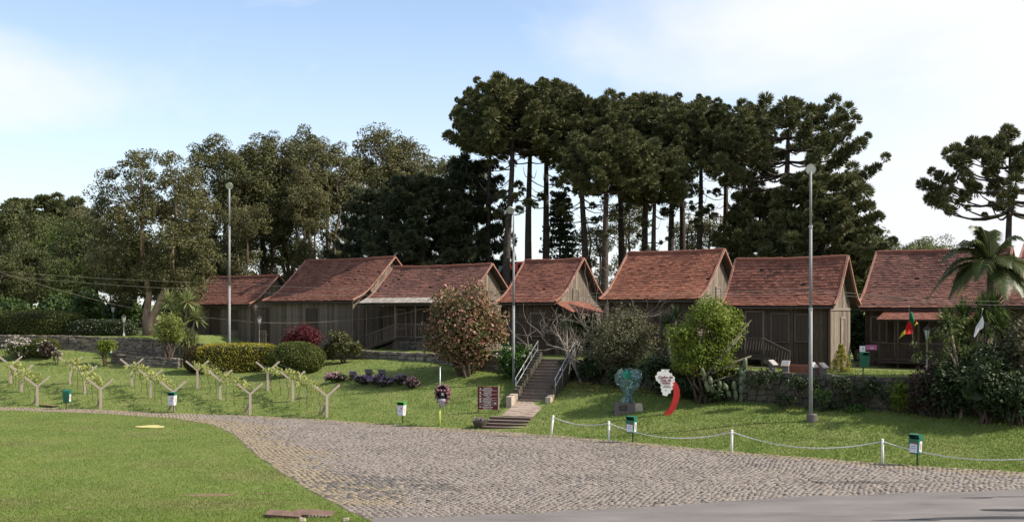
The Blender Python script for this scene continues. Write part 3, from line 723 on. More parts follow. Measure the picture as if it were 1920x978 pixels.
    # doors and shuttered windows
    for kind, xc, zc, ww, hh in openings:
        f = MB()
        for sx in (-1, 1): f.box((sx * (ww / 2 + 0.05), 0, 0), (0.09, 0.07, hh + 0.2))
        f.box((0, 0, hh / 2 + 0.055), (ww - 0.004, 0.068, 0.09))
        if kind == 'window': f.box((0, -0.02, -hh / 2 - 0.055), (ww - 0.004, 0.10, 0.07))
        o = f.build(kind, M['wood_grey'] if wood is not M['wood_grey'] else M['wood_dark'], h, loc=(x0 + (x1 - x0) * xc, yf - 0.022, zc))
        npl = max(2, round(ww / 0.24))
        for i in range(npl):
            MB().box((0, 0, 0), (ww / npl - 0.012, 0.03, hh - 0.01)).build('shutter_plank' if kind == 'window' else 'door_plank', M['wood_dark'], o, loc=(-ww / 2 + ww / npl * (i + 0.5), 0.012, 0))
    for kind, yc, zc, ww, hh in gable_openings:
        f = MB()
        for sx in (-1, 1): f.box((0, sx * (ww / 2 + 0.05), 0), (0.07, 0.09, hh + 0.2))
        f.box((0, 0, hh / 2 + 0.055), (0.068, ww - 0.004, 0.09)); f.box((0.02, 0, -hh / 2 - 0.055), (0.10, ww - 0.004, 0.07))
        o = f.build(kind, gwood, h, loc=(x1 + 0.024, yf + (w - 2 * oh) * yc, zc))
        npl = max(2, round(ww / 0.24))
        for i in range(npl):
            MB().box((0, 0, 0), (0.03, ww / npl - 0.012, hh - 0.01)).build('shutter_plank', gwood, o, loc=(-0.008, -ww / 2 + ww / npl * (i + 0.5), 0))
    return h, dict(L=L, w=w, ze=ze, zt=zt, x0=x0, x1=x1, yf=yf, base=base, rz=rz)
W_, D_ = 'window', 'door'
A = 35
h1, i1 = make_house('plank_house', 'grey plank house with the lowest red roof, behind the spiky yuccas', (466,570), 79, 338, (522,517), A, M['wood_grey'], M['tile_maroon'], 3.0, 1,
    openings=((W_,0.12,1.85,0.75,1.2),(D_,0.45,1.5,0.85,2.1),(W_,0.74,1.85,0.85,1.3)))
h2, i2 = make_house('plank_house', 'tall grey plank house with a bare front wall behind the burgundy shrub', (660,563), 73, 493, (740,483), A, M['wood_grey'], M['tile_maroon'], 3.0, 2,
    openings=((W_,0.52,2.0,0.9,1.2),), gable_openings=((W_,0.55,3.6,0.5,0.7),))
h3, i3 = make_house('plank_house', 'brown plank house with a porch on slender posts and a bleached shake eave', (862,567), 67, 676, (922,496), A, M['wood_brown'], M['tile_old'], 3.0, 3,
    oh=1.9, openings=((W_,0.22,1.95,0.7,1.2),(D_,0.40,1.6,0.85,2.0),(W_,0.62,1.95,0.8,1.2)))
h4, i4 = make_house('plank_house', 'small plank house with a red roof at the head of the stone stairway', (1040,566), 62, 931, (1093,486), A, M['wood_brown'], M['tile'], 2.95, 4,
    openings=((D_,0.30,1.15,0.9,2.0),(W_,0.68,1.75,0.85,1.25)), gable_openings=((W_,0.45,3.4,0.55,0.8),))
h5, i5 = make_house('plank_house', 'plank house with a bright orange-red roof behind the bare branching tree', (1308,560), 56.5, 1125, (1357,469), A, M['wood_brown'], M['tile_orange'], 2.9, 5,
    openings=((W_,0.25,1.9,0.8,1.2),(W_,0.70,1.9,0.8,1.2)), gable_openings=((W_,0.5,3.5,0.5,0.7),))
h6, i6 = make_house('plank_house', 'dark plank house with a sunlit gable and a porch stair with slanting balusters', (1563,572), 51, 1352, (1588,482), A, M['wood_brown'], M['tile'], 2.68, 6,
    openings=((D_,0.26,1.75,0.85,2.0),(W_,0.52,2.0,0.8,1.3),(W_,0.75,2.0,0.7,1.2)), gable_openings=((W_,0.62,1.75,0.55,1.35),))
h7, i7 = make_house('plank_house', 'dark plank house with a long mottled roof, a lean-to porch and flags behind the palm', (1868,576), 52, 1606, (1896,466), A, M['wood_brown'], M['tile_old'], 2.65, 7,
    openings=((W_,0.12,1.9,0.7,1.2),(D_,0.33,1.6,0.85,2.0),(W_,0.6,1.9,0.8,1.2),(D_,0.82,1.6,0.85,2.0)))
h8, i8 = make_house('plank_house', 'house with an old red roof cut by the frame edge, behind the palm trunk', (2080,572), 50, 1874, (2110,452), A, M['wood_brown'], M['tile_old'], 2.65, 8)

def world_of(h, p):
    a = h.rotation_euler.z; p = Vector(p)
    return Vector((h.location.x + p.x * math.cos(a) - p.y * math.sin(a), h.location.y + p.x * math.sin(a) + p.y * math.cos(a), h.location.z + p.z))
def railing(parent, name, p, q, h0=0.95, n=None, slant=0.0, mat=None, gap=0.16, bottom=0.12):
    """Handrail, bottom rail and single balusters between two foot points."""
    p, q = Vector(p), Vector(q); up = Vector((0, 0, 1)); mat = mat or M['wood_dark']
    rl = MB().beam(p + up * h0, q + up * h0, 0.07, 0.06).beam(p + up * bottom, q + up * bottom, 0.05, 0.06)
    o = rl.build(name, mat, parent); d = q - p; k = n or max(2, int(d.length / gap))
    for i in range(k):
        t = (i + 0.5) / k; b = p + d * t; b2 = p + d * max(0, min(1, t + slant / d.length))
        MB().beam(b + up * bottom, b2 + up * h0, 0.04, 0.03).build('baluster', mat, o)
    return o
# porch of the third house: shake eave, posts, railing climbing to a landing, rubble plinth
def porch3():
    h, q = h3, i3; L, ze = q['L'], q['ze']; rng = random.Random(8)
    sk = MB()
    for c in range(3):
        x = -0.1
        while x < L + 0.05:
            b = rng.uniform(0.10, 0.2); y0 = -0.12 + c * 0.20
            z0 = ze + 0.02 + (y0 + 0.12) * 0.42
            sk.box((x + b / 2, y0 + 0.17, z0 + 0.075), (b * 0.92, 0.40, 0.028), Matrix.Rotation(0.40, 3, 'X'), jit=0.012, rng=rng); x += b
    sk.build('shake_eave', M['shake'], h, kind='stuff')
    for x in (0.30, 2.85, 4.6, 6.6):
        MB().beam((x, 0.28, -0.1), (x, 0.28, ze - 0.08), 0.085, 0.085).build('porch_post', M['wood_grey'], h)
    pl = MB().box((L * 0.62, 1.05, 0.25), (L * 0.62, 1.5, 0.7)).build('plinth', M['mortar'], h)
    for r_ in range(3):
        x = L * 0.31
        while x < L * 0.92:
            b = rng.uniform(0.3, 0.6)
            MB().box((0, 0, 0), (b * 0.93, 0.16, 0.21), jit=0.03, rng=rng).build('stone', M['stone'], pl, loc=(x + b / 2, 0.28, 0.02 + r_ * 0.22)); x += b
    MB().box((L * 0.62, 1.02, 0.66), (L * 0.64, 1.7, 0.07)).build('porch_floor', M['wood_dark'], h)
    railing(h, 'railing', (0.34, 0.26, -0.05), (2.81, 0.26, 0.66), mat=M['wood_grey']); railing(h, 'railing', (2.89, 0.26, 0.70), (4.56, 0.26, 0.70), mat=M['wood_grey']); railing(h, 'railing', (4.64, 0.26, 0.70), (6.5, 0.26, 0.70), mat=M['wood_grey'])
    MB().beam((0.34, 0.5, -0.1), (2.8, 0.5, 0.6), 0.9, 0.08).build('ramp', M['wood_dark'], h)
porch3()
def porch4():
    h, q = h4, i4; rng = random.Random(3); L, w = q['L'], q['w']     # small tiled lean-to along the gable
    t = MB(); n = 12
    y0, y1 = 0.25, w * 0.62
    pr = MB().add([(L - 0.30, y0, q['ze'] - 0.02), (L + 1.0, y0 - 0.1, q['ze'] - 0.62), (L + 1.0, y1, q['ze'] - 0.62), (L - 0.30, y1, q['ze'] - 0.02)], ((0,1,2,3),(3,2,1,0))).build('porch_roof', M['wood_dark'], h)
    for c in range(7):
        f = c / 7.0; x = y0
        while x < y1:
            b = 0.22; xx = L + 1.02 - 1.3 * f; zz = q['ze'] - 0.59 + 0.60 * f
            t.box((xx - 0.1, x + b / 2, zz + 0.07), (0.26, b * 0.94, 0.03), Matrix.Rotation(0.40, 3, 'Y'), jit=0.006, rng=rng); x += b
    t.build('porch_tiles', M['tile'], pr, kind='stuff')
    for y in (y0 + 0.05, y1 - 0.1): MB().beam((L + 0.9, y, -0.1), (L + 0.9, y, q['ze'] - 0.64), 0.1, 0.1).build('porch_post', M['wood_dark'], h)
    MB().box((L * 0.25, 0.10, 0.0), (L * 0.5, 0.9, 0.25)).build('porch_floor', M['wood_dark'], h)
porch4()
def porch6():
    h, q = h6, i6; x0 = q['x0']; L = q['L']
    za = 0.55
    MB().box((1.55, -0.42, za - 0.05), (2.3, 1.5, 0.08)).build('porch_floor', M['wood_dark'], h)
    for x in (0.45, 1.55, 2.65):
        MB().beam((x, -1.1, -0.1), (x, -1.1, za - 0.09), 0.12, 0.12).build('porch_post', M['wood_dark'], h)
    railing(h, 'railing', (0.42, -1.14, za), (2.64, -1.14, za), mat=M['lattice'], slant=0.12, gap=0.14)
    railing(h, 'railing', (2.70, -1.14, za), (4.05, -1.14, za - 0.62), mat=M['lattice'], slant=0.12, gap=0.14)
    MB().beam((2.66, -1.1, za - 0.12), (4.35, -1.1, -0.15), 0.07, 0.22).build('stringer', M['wood_grey'], h)
    MB().beam((2.66, -0.2, za - 0.12), (4.35, -0.2, -0.15), 0.07, 0.22).build('stringer', M['wood_dark'], h)
    for i in range(4): MB().box((2.9 + 0.34 * i, -0.65, za - 0.13 - 0.15 * i), (0.30, 0.82, 0.04)).build('step', M['wood_dark'], h)
porch6()
def porch7():
    h, q = h7, i7; rng = random.Random(5); L, ze = q['L'], q['ze']
    xa, xb = 1.45, L - 0.3; yb, yo = 0.40, -1.35; zb_, zo = ze - 0.16, ze - 0.62
    pr = MB().add([(xa, yo, zo), (xb, yo, zo), (xb, yb, zb_), (xa, yb, zb_), (xa, yo, zo - 0.05), (xb, yo, zo - 0.05), (xb, yb, zb_ - 0.05), (xa, yb, zb_ - 0.05)],
              ((0,1,2,3),(7,6,5,4),(0,4,5,1),(1,5,6,2),(2,6,7,3),(3,7,4,0))).build('porch_roof', M['wood_dark'], h)
    t = MB(); n = 9; sl = math.atan2(zb_ - zo, yb - yo)
    for c in range(n):
        f = c / n; x = xa - 0.04
        while x < xb:
            b = 0.23; y = yo + (yb - yo) * f; z = zo + (zb_ - zo) * f
            t.box((x + b / 2, y + 0.09, z + 0.055), (b * 0.95, 0.24, 0.026), Matrix.Rotation(sl - 0.06, 3, 'X'), jit=0.006, rng=rng); x += b
    t.build('porch_tiles', M['tile'], pr, kind='stuff')
    for x in (xa + 0.1, xa + 1.0, xa + 2.0, xa + 3.2, xb - 0.1): MB().beam((x, yo + 0.1, -0.1), (x, yo + 0.1, zo - 0.05), 0.09, 0.09).build('porch_post', M['wood_dark'], h)
    za = 0.35
    MB().box(((xa + xb) / 2, -0.55, za - 0.06), (xb - xa, 1.75, 0.08)).build('porch_floor', M['wood_dark'], h)
    # lattice balustrade, dropping to the ground at the far end
    for (p, r_) in (((xa - 1.15, yo + 0.06, za - 0.45), (xa, yo + 0.06, za)), ((xa, yo + 0.06, za), (xb, yo + 0.06, za))):
        p, r_ = Vector(p), Vector(r_); rl = MB(); up = Vector((0, 0, 1))
        rl.beam(p + up * 0.9, r_ + up * 0.9, 0.06, 0.06).beam(p + up * 0.08, r_ + up * 0.08, 0.06, 0.06); o = rl.build('railing', M['lattice'], h)
        d = r_ - p; k = int(d.length / 0.16)
        for i in range(k):
            for s_ in (-1, 1):
                t0 = (i + 0.5) / k; t1 = min(1, max(0, t0 + s_ * 0.55 / d.length))
                off = Vector((0, 0.012 * s_, 0))
                MB().beam(p + d * t0 + up * 0.1 + off, p + d * t1 + up * 0.88 + off, 0.028, 0.012, (0, 1, 0)).build('lattice_slat', M['lattice'], o)
porch7()

# ------------------------------------------------------------------ far buildings between the trees
def shed(name, label, loc, rz, L, w, ze, zt, roofmat, wallmat, ribs=True):
    e = empty(name, loc, rz, label, 'building'); hw = w / 2
    b = MB().prism([(0.2, -0.3), (w - 0.2, -0.3), (w - 0.2, ze), (hw, zt - 0.15), (0.2, ze)], L - 0.4, lambda y, z, t: (0.2 + t, y, z)); b.build('wall', wallmat, e)
    for sgn in (0, 1):
        f = (lambda y: w - y) if sgn else (lambda y: y)
        r_ = MB().add([(0, f(0), ze - 0.1), (L, f(0), ze - 0.1), (L, f(hw), zt), (0, f(hw), zt), (0, f(0), ze - 0.16), (L, f(0), ze - 0.16), (L, f(hw), zt - 0.06), (0, f(hw), zt - 0.06)],
                 ((0,1,2,3),(7,6,5,4),(0,4,5,1),(1,5,6,2),(2,6,7,3),(3,7,4,0))).build('roof', roofmat, e)
        for i in range(int(L / 0.6)):
            x = 0.3 + i * 0.6; MB().beam((x, f(0), ze - 0.07), (x, f(hw), zt + 0.03), 0.05, 0.05).build('sheet_rib', roofmat, r_)
    MB().box((0.17, hw, ze * 0.5), (0.06, 0.9, 1.6)).build('door', M['wood_dark'], e)
    return e
p = on(838, 86); shed('shed', 'dark shed with a pale tin roof showing just above the ridge of the porch house', (p.x - 1.2, p.y, p.z + 0.4), R(-28), 5, 5.6, 3.3, 5.75, M['tin'], M['wood_brown'])
p = on(505, 92); shed('shed', 'low tin roofed shed glimpsed between two house roofs below the eucalyptus', (p.x, p.y, p.z), R(-35), 5, 4.5, 3.2, 4.45, M['tin'], M['wood_grey'])
p = on(905, 104); shed('red_building', 'red tin roofed building almost hidden among the dark trunks', (p.x, p.y, p.z + 0.5), R(-30), 4.2, 4.0, 4.2, 6.6, M['redtin'], M['redtin'])
# ------------------------------------------------------------------ foliage builders
def unit(rng, n):
    v = rng.normal(0, 1, (n, 3)); return v / np.linalg.norm(v, axis=1, keepdims=True)
def leaf_arrays(rng, C, Rd, per, size, out=0.7, up=0.25, shell=0.55, wid=0.5, lower=1.0):
    """Leaves (diamonds of two faces' worth) over clumps with centres C and radii Rd (n,3)."""
    C = np.repeat(np.asarray(C, float), per, 0); Rd = np.repeat(np.asarray(Rd, float), per, 0); n = len(C)
    d = unit(rng, n); d[:, 2] = np.where(d[:, 2] < 0, d[:, 2] * lower, d[:, 2])
    r = (shell + (1 - shell) * rng.random(n) ** 0.6)[:, None]
    P = C + d * Rd * r
    N = d * out + unit(rng, n) * 0.75 + np.array([0, 0, up]); N /= np.linalg.norm(N, axis=1, keepdims=True)
    T = np.cross(N, unit(rng, n)); T /= np.linalg.norm(T, axis=1, keepdims=True) + 1e-9
    B = np.cross(N, T); s = (size * rng.uniform(0.65, 1.35, n))[:, None]
    V = np.stack([P - T * s * 0.5, P + B * s * wid * 0.5, P + T * s * 0.5, P - B * s * wid * 0.5], 1)
    return V.reshape(-1, 3), np.arange(4 * n).reshape(-1, 4)
def join_arrays(parts):
    Vs, Fs, b = [], [], 0
    for V, F in parts: Vs.append(V); Fs.append(F + b); b += len(V)
    return np.concatenate(Vs), np.concatenate(Fs)
def clumps_in(rng, ells, n, lo=0.45, hi=1.0, flat_bottom=None):
    """Clump centres near the surface of a set of ellipsoids (x, y, z, rx, ry, rz)."""
    E = np.array(ells, float); w = (E[:, 3] * E[:, 5]) ** 1.0; w /= w.sum(); idx = rng.choice(len(E), n, p=w)
    d = unit(rng, n); r = rng.uniform(lo, hi, n)[:, None]
    C = E[idx, :3] + d * E[idx, 3:] * r
    return C
def limb_path(a, b, rng, sagf=0.15, n=4):
    a, b = np.array(a, float), np.array(b, float); L = np.linalg.norm(b - a); pts = []
    for i in range(n + 1):
        t = i / n; p = a + (b - a) * t; p[2] -= math.sin(t * math.pi) * L * sagf
        if 0 < i < n: p += rng.normal(0, 0.03 * L, 3)
        pts.append(Vector(p))
    return pts
def tree_meshes(name, ells, ncl, cr, per, leaf, seed, lmat, bark, stems, nlimb=14, shell=0.5, lo=0.45, up=0.25, wid=0.5, squash=0.75):
    """stems: list of (points, r0, r1). Returns (trunk mesh, crown mesh)."""
    rng = np.random.default_rng(seed); C = clumps_in(rng, ells, ncl, lo)
    r = cr * rng.uniform(0.65, 1.35, ncl); Rd = np.stack([r, r, r * squash], 1)
    V, F = leaf_arrays(rng, C, Rd, per, leaf, shell=shell, up=up, wid=wid)
    crown = np_mesh(name + '_crown', V, F, lmat)
    mb = MB(); tops = []
    for pts, r0, r1 in stems:
        m = len(pts); mb.tube(pts, [r0 + (r1 - r0) * i / (m - 1) for i in range(m)], 8)
        for i, p in enumerate(pts[1:]): tops.append((Vector(p), r0 + (r1 - r0) * (i + 1) / (m - 1)))
    for j in rng.choice(ncl, min(nlimb, ncl), replace=False):
        c = C[j]; best = min(tops, key=lambda q: (Vector(c) - q[0]).length + max(0, q[0].z - c[2] + 0.6) * 3)
        pts = limb_path(best[0], c, rng, 0.10)
        mb.tube(pts, [best[1] * 0.55 * (1 - 0.75 * i / (len(pts) - 1)) for i in range(len(pts))], 5)
    return mb.mesh(name + '_trunk', bark, smooth=True), crown
def plant(name, label, cat, loc, trunk, crown, group=None, rz=0.0, sc=(1, 1, 1), crown_name='crown'):
    e = empty(name, loc, rz, label, cat, group); e.scale = sc
    if trunk is not None: link('trunk', trunk, None, e)
    link(crown_name, crown, None, e)
    return e
def shrub(name, label, loc, w, h, lmat, seed, dens=1.0, leaf=0.14, nl=60, stem=0.25, cat='shrub', ells=None, bark='bark_brown', cr=None, flowers=None, group=None, up=0.25, wid=0.5, core=True, depth=None, shell=0.45):
    """A bush w wide and h tall: several stems, leafy clumps, optional flowers. stem = height of bare stem as share of h."""
    rng = np.random.default_rng(seed); zb = h * stem; hz = (h - zb) / 2; dp = depth or w
    ells = ells or [(0, 0, zb + hz, w / 2 * 0.82, dp / 2 * 0.82, hz * 0.85)]
    cr = cr or min(w, h) * 0.17
    n = int(nl * dens); C = clumps_in(rng, ells, n, 0.5); r = cr * rng.uniform(0.6, 1.35, n)
    C[:, 2] = np.maximum(C[:, 2], r * 0.6)
    per = int(np.clip(11 * (cr / leaf) ** 1.5, 20, 170))
    V, F = leaf_arrays(rng, C, np.stack([r, r, r * 0.85], 1), per, leaf, up=up, wid=wid, shell=shell)
    e = empty(name, loc, 0, label, cat, group)
    mb = MB(); k = 5
    for j in rng.choice(n, min(n, 9), replace=False):
        a = rng.uniform(0, 6.28); p0 = (0.06 * w * math.cos(a), 0.06 * w * math.sin(a), -0.1)
        pts = limb_path(p0, C[j], rng, -0.05); mb.tube(pts, [0.018 * h * (1 - 0.7 * i / 4) + 0.006 for i in range(5)], 5)
    mb.build('stem', M[bark], e, smooth=True)
    if core:
        # dim twiggy interior, well inside the leaves
        E = np.array(ells, float); Vi, Fi = leaf_arrays(rng, E[:, :3], E[:, 3:] * 0.8, int(350 / len(E)) + 40, leaf * 2.6, shell=0.1, up=0)
        V, F = join_arrays([(V, F), (Vi, Fi)])
    link('foliage', np_mesh(name + '_foliage', V, F, lmat), None, e)
    if flowers:
        fm, fn, fs = flowers; i = rng.integers(0, n, fn); d = unit(rng, fn); d[:, 2] = np.abs(d[:, 2]) * 0.8 + 0.1; d[:, 1] -= 0.3
        c = C[i] + d * r[i][:, None] * 1.02
        Vf, Ff = leaf_arrays(rng, c, np.full((fn, 3), fs * 0.5), 4, fs, out=0.8, up=0.4, shell=0.2, wid=0.9)
        link('blossom', np_mesh(name + '_blossom', Vf, Ff, fm), None, e)
    return e

# ------------------------------------------------------------------ araucaria pines
def arauc_meshes(name, H, rad, depth, seed, lmat, whorls=8, per=7, spikes=165, tuft=0.56, upc=0.28, r0=0.34, dome=0.5, keep=0.42, low=0, dead=9):
    """Tall bare trunk; whorls of long limbs that sweep out and turn up, foliage bunched in round tufts on the outer limbs."""
    rng = np.random.default_rng(seed); mb = MB(); tc = []; tr = []; ax = []
    wob = rng.normal(0, 0.12, 4)
    def cx(z): return wob[0] * math.sin(z * 0.3 + wob[1] * 9), wob[2] * math.sin(z * 0.25 + wob[3] * 9)
    tp = [Vector((*cx(z), z)) for z in np.linspace(-0.6, H * 0.97, 12)]
    mb.tube(tp, [r0 * (1.15 if i == 0 else 1.0) * (1 - 0.72 * (i / 11) ** 1.4) for i in range(12)], 9)
    zs = list(np.linspace(H - depth, H - 0.4, whorls))
    specs = [(z, False) for z in zs] + [(H - depth - (i + 1) * 1.6 - rng.uniform(0, 1), True) for i in range(low)]
    for z, stray in specs:
        f = (z - (H - depth)) / depth; nb = per if not stray else int(rng.integers(1, 3)); a0 = rng.uniform(0, 6.28)
        for k in range(nb):
            a = a0 + 2 * math.pi * k / nb + rng.normal(0, 0.18)
            L = rad * (1 - dome * max(f, 0) ** 1.7) * rng.uniform(0.82, 1.08) * (0.42 if stray else 1.0)
            L = max(L, 0.9); pts = []; rise = upc * L * (0.6 + 0.8 * max(f, 0)); sag = 0.10 * L * (1 - max(f, 0))
            bx, by = cx(z)
            for i in range(7):
                t = i / 6; rr = L * t; pts.append(Vector((bx + math.cos(a) * rr, by + math.sin(a) * rr, z - sag * math.sin(t * math.pi) + rise * t ** 2.4)))
            mb.tube(pts, [0.095 * (1 - 0.7 * i / 6) * (L / rad + 0.25) for i in range(7)], 4)
            nt = max(3, int(round(L * (1 - keep) / (tuft * 0.72)))) + 1 if not stray else 2
            for q in range(nt):
                t = keep + (1 - keep) * (q + rng.uniform(0.1, 0.9)) / nt if q < nt - 1 else 1.0
                i = min(int(t * 6), 5); p = pts[i].lerp(pts[i + 1], t * 6 - i); sz = tuft * rng.choice((0.65, 0.85, 1.0, 1.2, 1.4)) * rng.uniform(0.9, 1.1) * (0.7 if stray else 1)
                side = rng.normal(0, 0.75 * tuft * (0.3 if t == 1.0 else 1.0)); 
                p = p + Vector((-math.sin(a) * side, math.cos(a) * side, 0.30 * sz + rng.normal(0, 0.10)))
                tc.append(p); tr.append(sz); ax.append((math.cos(a) * 0.5, math.sin(a) * 0.5, 0.75))
    for i in range(7):                                  # the leader's own tufts
        a = rng.uniform(0, 6.28); tc.append(Vector((*cx(H), H - 0.2)) + Vector((math.cos(a), math.sin(a), 0.2)) * rng.uniform(0, 0.8)); tr.append(tuft * rng.uniform(0.7, 1.1)); ax.append((0, 0, 1))
    TC = np.array([tuple(p) for p in tc]); TR = np.array(tr); AX = np.array(ax); n = len(TC)
    C = np.repeat(TC, spikes, 0); Rr = np.repeat(TR, spikes); A = np.repeat(AX, spikes, 0); m = len(C)
    d = unit(rng, m) + A * 0.55; d /= np.linalg.norm(d, axis=1, keepdims=True)
    r = Rr * rng.uniform(0.80, 1.0, m); b = rng.uniform(0.05, 0.35, m) * Rr
    side = np.cross(d, unit(rng, m)); side /= np.linalg.norm(side, axis=1, keepdims=True)
    w = (rng.uniform(0.028, 0.05, m) + 0.012 * Rr)[:, None]; p0 = C + d * b[:, None]; mid = C + d * (r * 0.7)[:, None]; p1 = C + d * r[:, None] + np.array([0, 0, 0.06]) * Rr[:, None]
    V = np.stack([p0, mid + side * w, p1, mid - side * w], 1).reshape(-1, 3)
    for i in range(dead):                               # bare old limbs below the crown
        z = H - depth - rng.uniform(0.3, 4.5); a = rng.uniform(0, 6.28); L = rad * rng.uniform(0.35, 0.8); bx, by = cx(z)
        mb.tube([Vector((bx + math.cos(a) * L * t, by + math.sin(a) * L * t, z - 0.28 * L * math.sin(t * 2.6) + 0.25 * L * t ** 3)) for t in np.linspace(0, 1, 6)], [0.055, 0.045, 0.038, 0.03, 0.022, 0.012], 4)
    return mb.mesh(name + '_trunk', M['bark_dark'], smooth=True), np_mesh(name + '_crown', V, np.arange(4 * m).reshape(-1, 4), lmat)

AR = {}
AR['a'] = arauc_meshes('araucaria_a', 21.0, 4.6, 3.9, 11, M['l_arauc'], whorls=5, low=3)
AR['b'] = arauc_meshes('araucaria_b', 21.0, 4.1, 3.6, 12, M['l_arauc'], whorls=5, low=3)
AR['c'] = arauc_meshes('araucaria_c', 21.0, 4.4, 4.6, 13, M['l_arauc'], whorls=6, low=3)
AR['small'] = arauc_meshes('araucaria_small', 16.5, 3.6, 3.6, 14, M['l_arauc'], whorls=6, spikes=150, low=2, dome=0.4)
AR['wide'] = arauc_meshes('araucaria_wide', 20.0, 8.0, 5.6, 15, M['l_arauc'], whorls=6, per=7, upc=0.34, r0=0.5, dome=0.60, keep=0.55, tuft=0.62)
AR['cand'] = arauc_meshes('araucaria_candelabra', 15.5, 6.0, 4.6, 16, M['l_arauc'], whorls=6, per=8, upc=0.32, r0=0.36, dome=0.66, keep=0.74, tuft=0.54, dead=0)
AR['dark'] = arauc_meshes('araucaria_dark', 16.0, 6.4, 12.0, 17, M['l_arauc_dk'], whorls=9, per=7, spikes=150, tuft=0.72, upc=0.12, r0=0.45, dome=0.55, keep=0.30)
AR['low'] = arauc_meshes('araucaria_low', 13.0, 4.8, 7.5, 18, M['l_arauc'], whorls=8, per=8, tuft=0.58, upc=0.15, keep=0.35, dome=0.55)
def arauc(kind, px, D, top, label, rz=0.0, wide=1.0, H=None):
    t, c = AR[kind]; base = on(px, D); zt = CAMZ - (top - HZ) / FP * D
    co = np.empty(len(c.vertices) * 3, np.float32); c.vertices.foreach_get('co', co); H0 = float(co[2::3].max())
    s = (zt - base.z) / H0
    return plant('araucaria', label, 'tree', base, t, c, 'araucaria pines behind the houses', rz, (s * wide, s * wide, s))
ARL = [
 ('c', 955, 80, 138, 'araucaria with the thickest trunk, its dark crown tallest of the row behind the lamp pole', 0.2, 1.12),
 ('a', 918, 86, 158, 'araucaria making the blunt end of the tall pine row, above the dark conifers', 1.4, 0.84),
 ('a', 993, 84, 150, 'slim araucaria just beside the thickest trunk, behind the stairway house', 2.2, 1.1),
 ('b', 1024, 86, 160, 'araucaria with twin-looking trunk rising over the small house at the stairway', 3.0, 1.15),
 ('c', 1093, 82, 168, 'araucaria rising from the gap between the stairway house and the orange-red roof', 4.1, 1.1),
 ('small', 1136, 74, 236, 'lower bright-tufted araucaria in front of the row, pale slim trunk beside the orange-red roof', 0.7, 1.10),
 ('b', 1165, 92, 172, 'araucaria set back above the low bright-tufted one', 5.0, 1.15),
 ('a', 1212, 90, 180, 'araucaria above the far end of the orange-red roof ridge', 0.9, 1.15),
 ('small', 1228, 78, 262, 'short araucaria with a hanging skirt of tufts over the orange-red ridge', 2.6, 0.95),
 ('b', 1258, 86, 186, 'araucaria with bare lower trunk above the middle of the orange-red ridge', 1.9, 1.1),
 ('a', 1278, 94, 178, 'thin araucaria close behind its neighbour over the orange-red ridge', 3.6, 1.1),
 ('c', 1312, 82, 184, 'straight araucaria with a pale lit trunk above the orange-red ridge, near its gable', 5.4, 1.05),
 ('b', 1360, 86, 192, 'araucaria straight behind the peak of the orange-red house', 0.4, 1.1),
 ('a', 1396, 88, 205, 'araucaria over the gap between the orange-red roof and the dark house', 2.9, 1.05),
 ('wide', 1474, 78, 180, 'broad araucaria reaching long curved limbs towards the open sky', 0.15, 1.02),
 ('low', 1545, 74, 318, 'low dense araucaria behind the dark house with shaggy tufts', 1.2, 1.18),
 ('low', 1425, 80, 350, 'low araucaria half hidden behind the broad one, over the dark house ridge', 2.2, 0.9),
 ('cand', 1890, 66, 236, 'candelabra shaped araucaria standing alone against the white sky beyond the palm', 0.5, 1.0),
 ('dark', 792, 84, 322, 'dark shaggy araucaria spreading wide behind the porch house', 0.3, 1.12),
 ('dark', 700, 90, 345, 'dark araucaria reaching over the roof between the grey house and the porch house', 1.7, 0.85),
 ('dark', 880, 88, 285, 'dark narrow araucaria below the blunt edge of the tall row', 2.7, 0.75),
 ('low', 85, 128, 362, 'flat topped araucaria poking above the hillside wood', 0.0, 1.5),
]
for a in ARL: arauc(*a)
# ------------------------------------------------------------------ broadleaf trees
def stems_fan(H, k, spread, r0, r1, seed, z0=0.0, wob=0.25):
    rng = np.random.default_rng(seed); out = []
    for i in range(k):
        a = rng.uniform(0, 6.28); sp = spread * rng.uniform(0.3, 1.0); x0 = rng.uniform(-0.3, 0.3) * (k > 1) * 2
        pts = [Vector((x0 + math.cos(a) * sp * t + rng.normal(0, wob) * t, math.sin(a) * sp * t + rng.normal(0, wob) * t, z0 - 0.4 + (H + 0.4) * t)) for t in np.linspace(0, 1, 8)]
        out.append((pts, r0 * rng.uniform(0.8, 1.1), r1))
    return out
# the big forked eucalyptus at the lawn end
EUA = tree_meshes('eucalyptus_big', [(0.4,0,7.8,4.0,3.6,4.2),(-2.0,0,9.6,2.4,2.4,3.0),(2.4,0,9.6,2.6,2.4,3.2),(0.2,0,12.3,2.6,2.4,1.7),(2.8,0,5.4,2.2,2.2,2.8),(-2.4,0,5.8,2.0,2,2.8),(0.3,0.6,4.4,2.8,1.6,1.8),(-1.9,0.4,3.9,1.6,1.4,1.5),(2.6,0.4,3.6,1.8,1.5,1.6)], 430, 0.62, 165, 0.165, 31, M['l_euc'], M['bark_pale'],
    [([Vector((-0.1,0,-0.5)),Vector((-0.15,0,1.2)),Vector((0.05,0,3.0)),Vector((-0.4,0,5.5)),Vector((-0.5,0,8.5)),Vector((-0.6,0.2,12))],0.34,0.07),
     ([Vector((0.1,0,-0.5)),Vector((0.15,0,1.0)),Vector((0.9,0,2.6)),Vector((1.7,0,4.6)),Vector((1.9,0.2,8)),Vector((2.1,0,11))],0.36,0.07)], 26)
plant('eucalyptus', 'big pale eucalyptus with a forked peeling trunk behind the yuccas', 'tree', on(278, 78), *EUA)
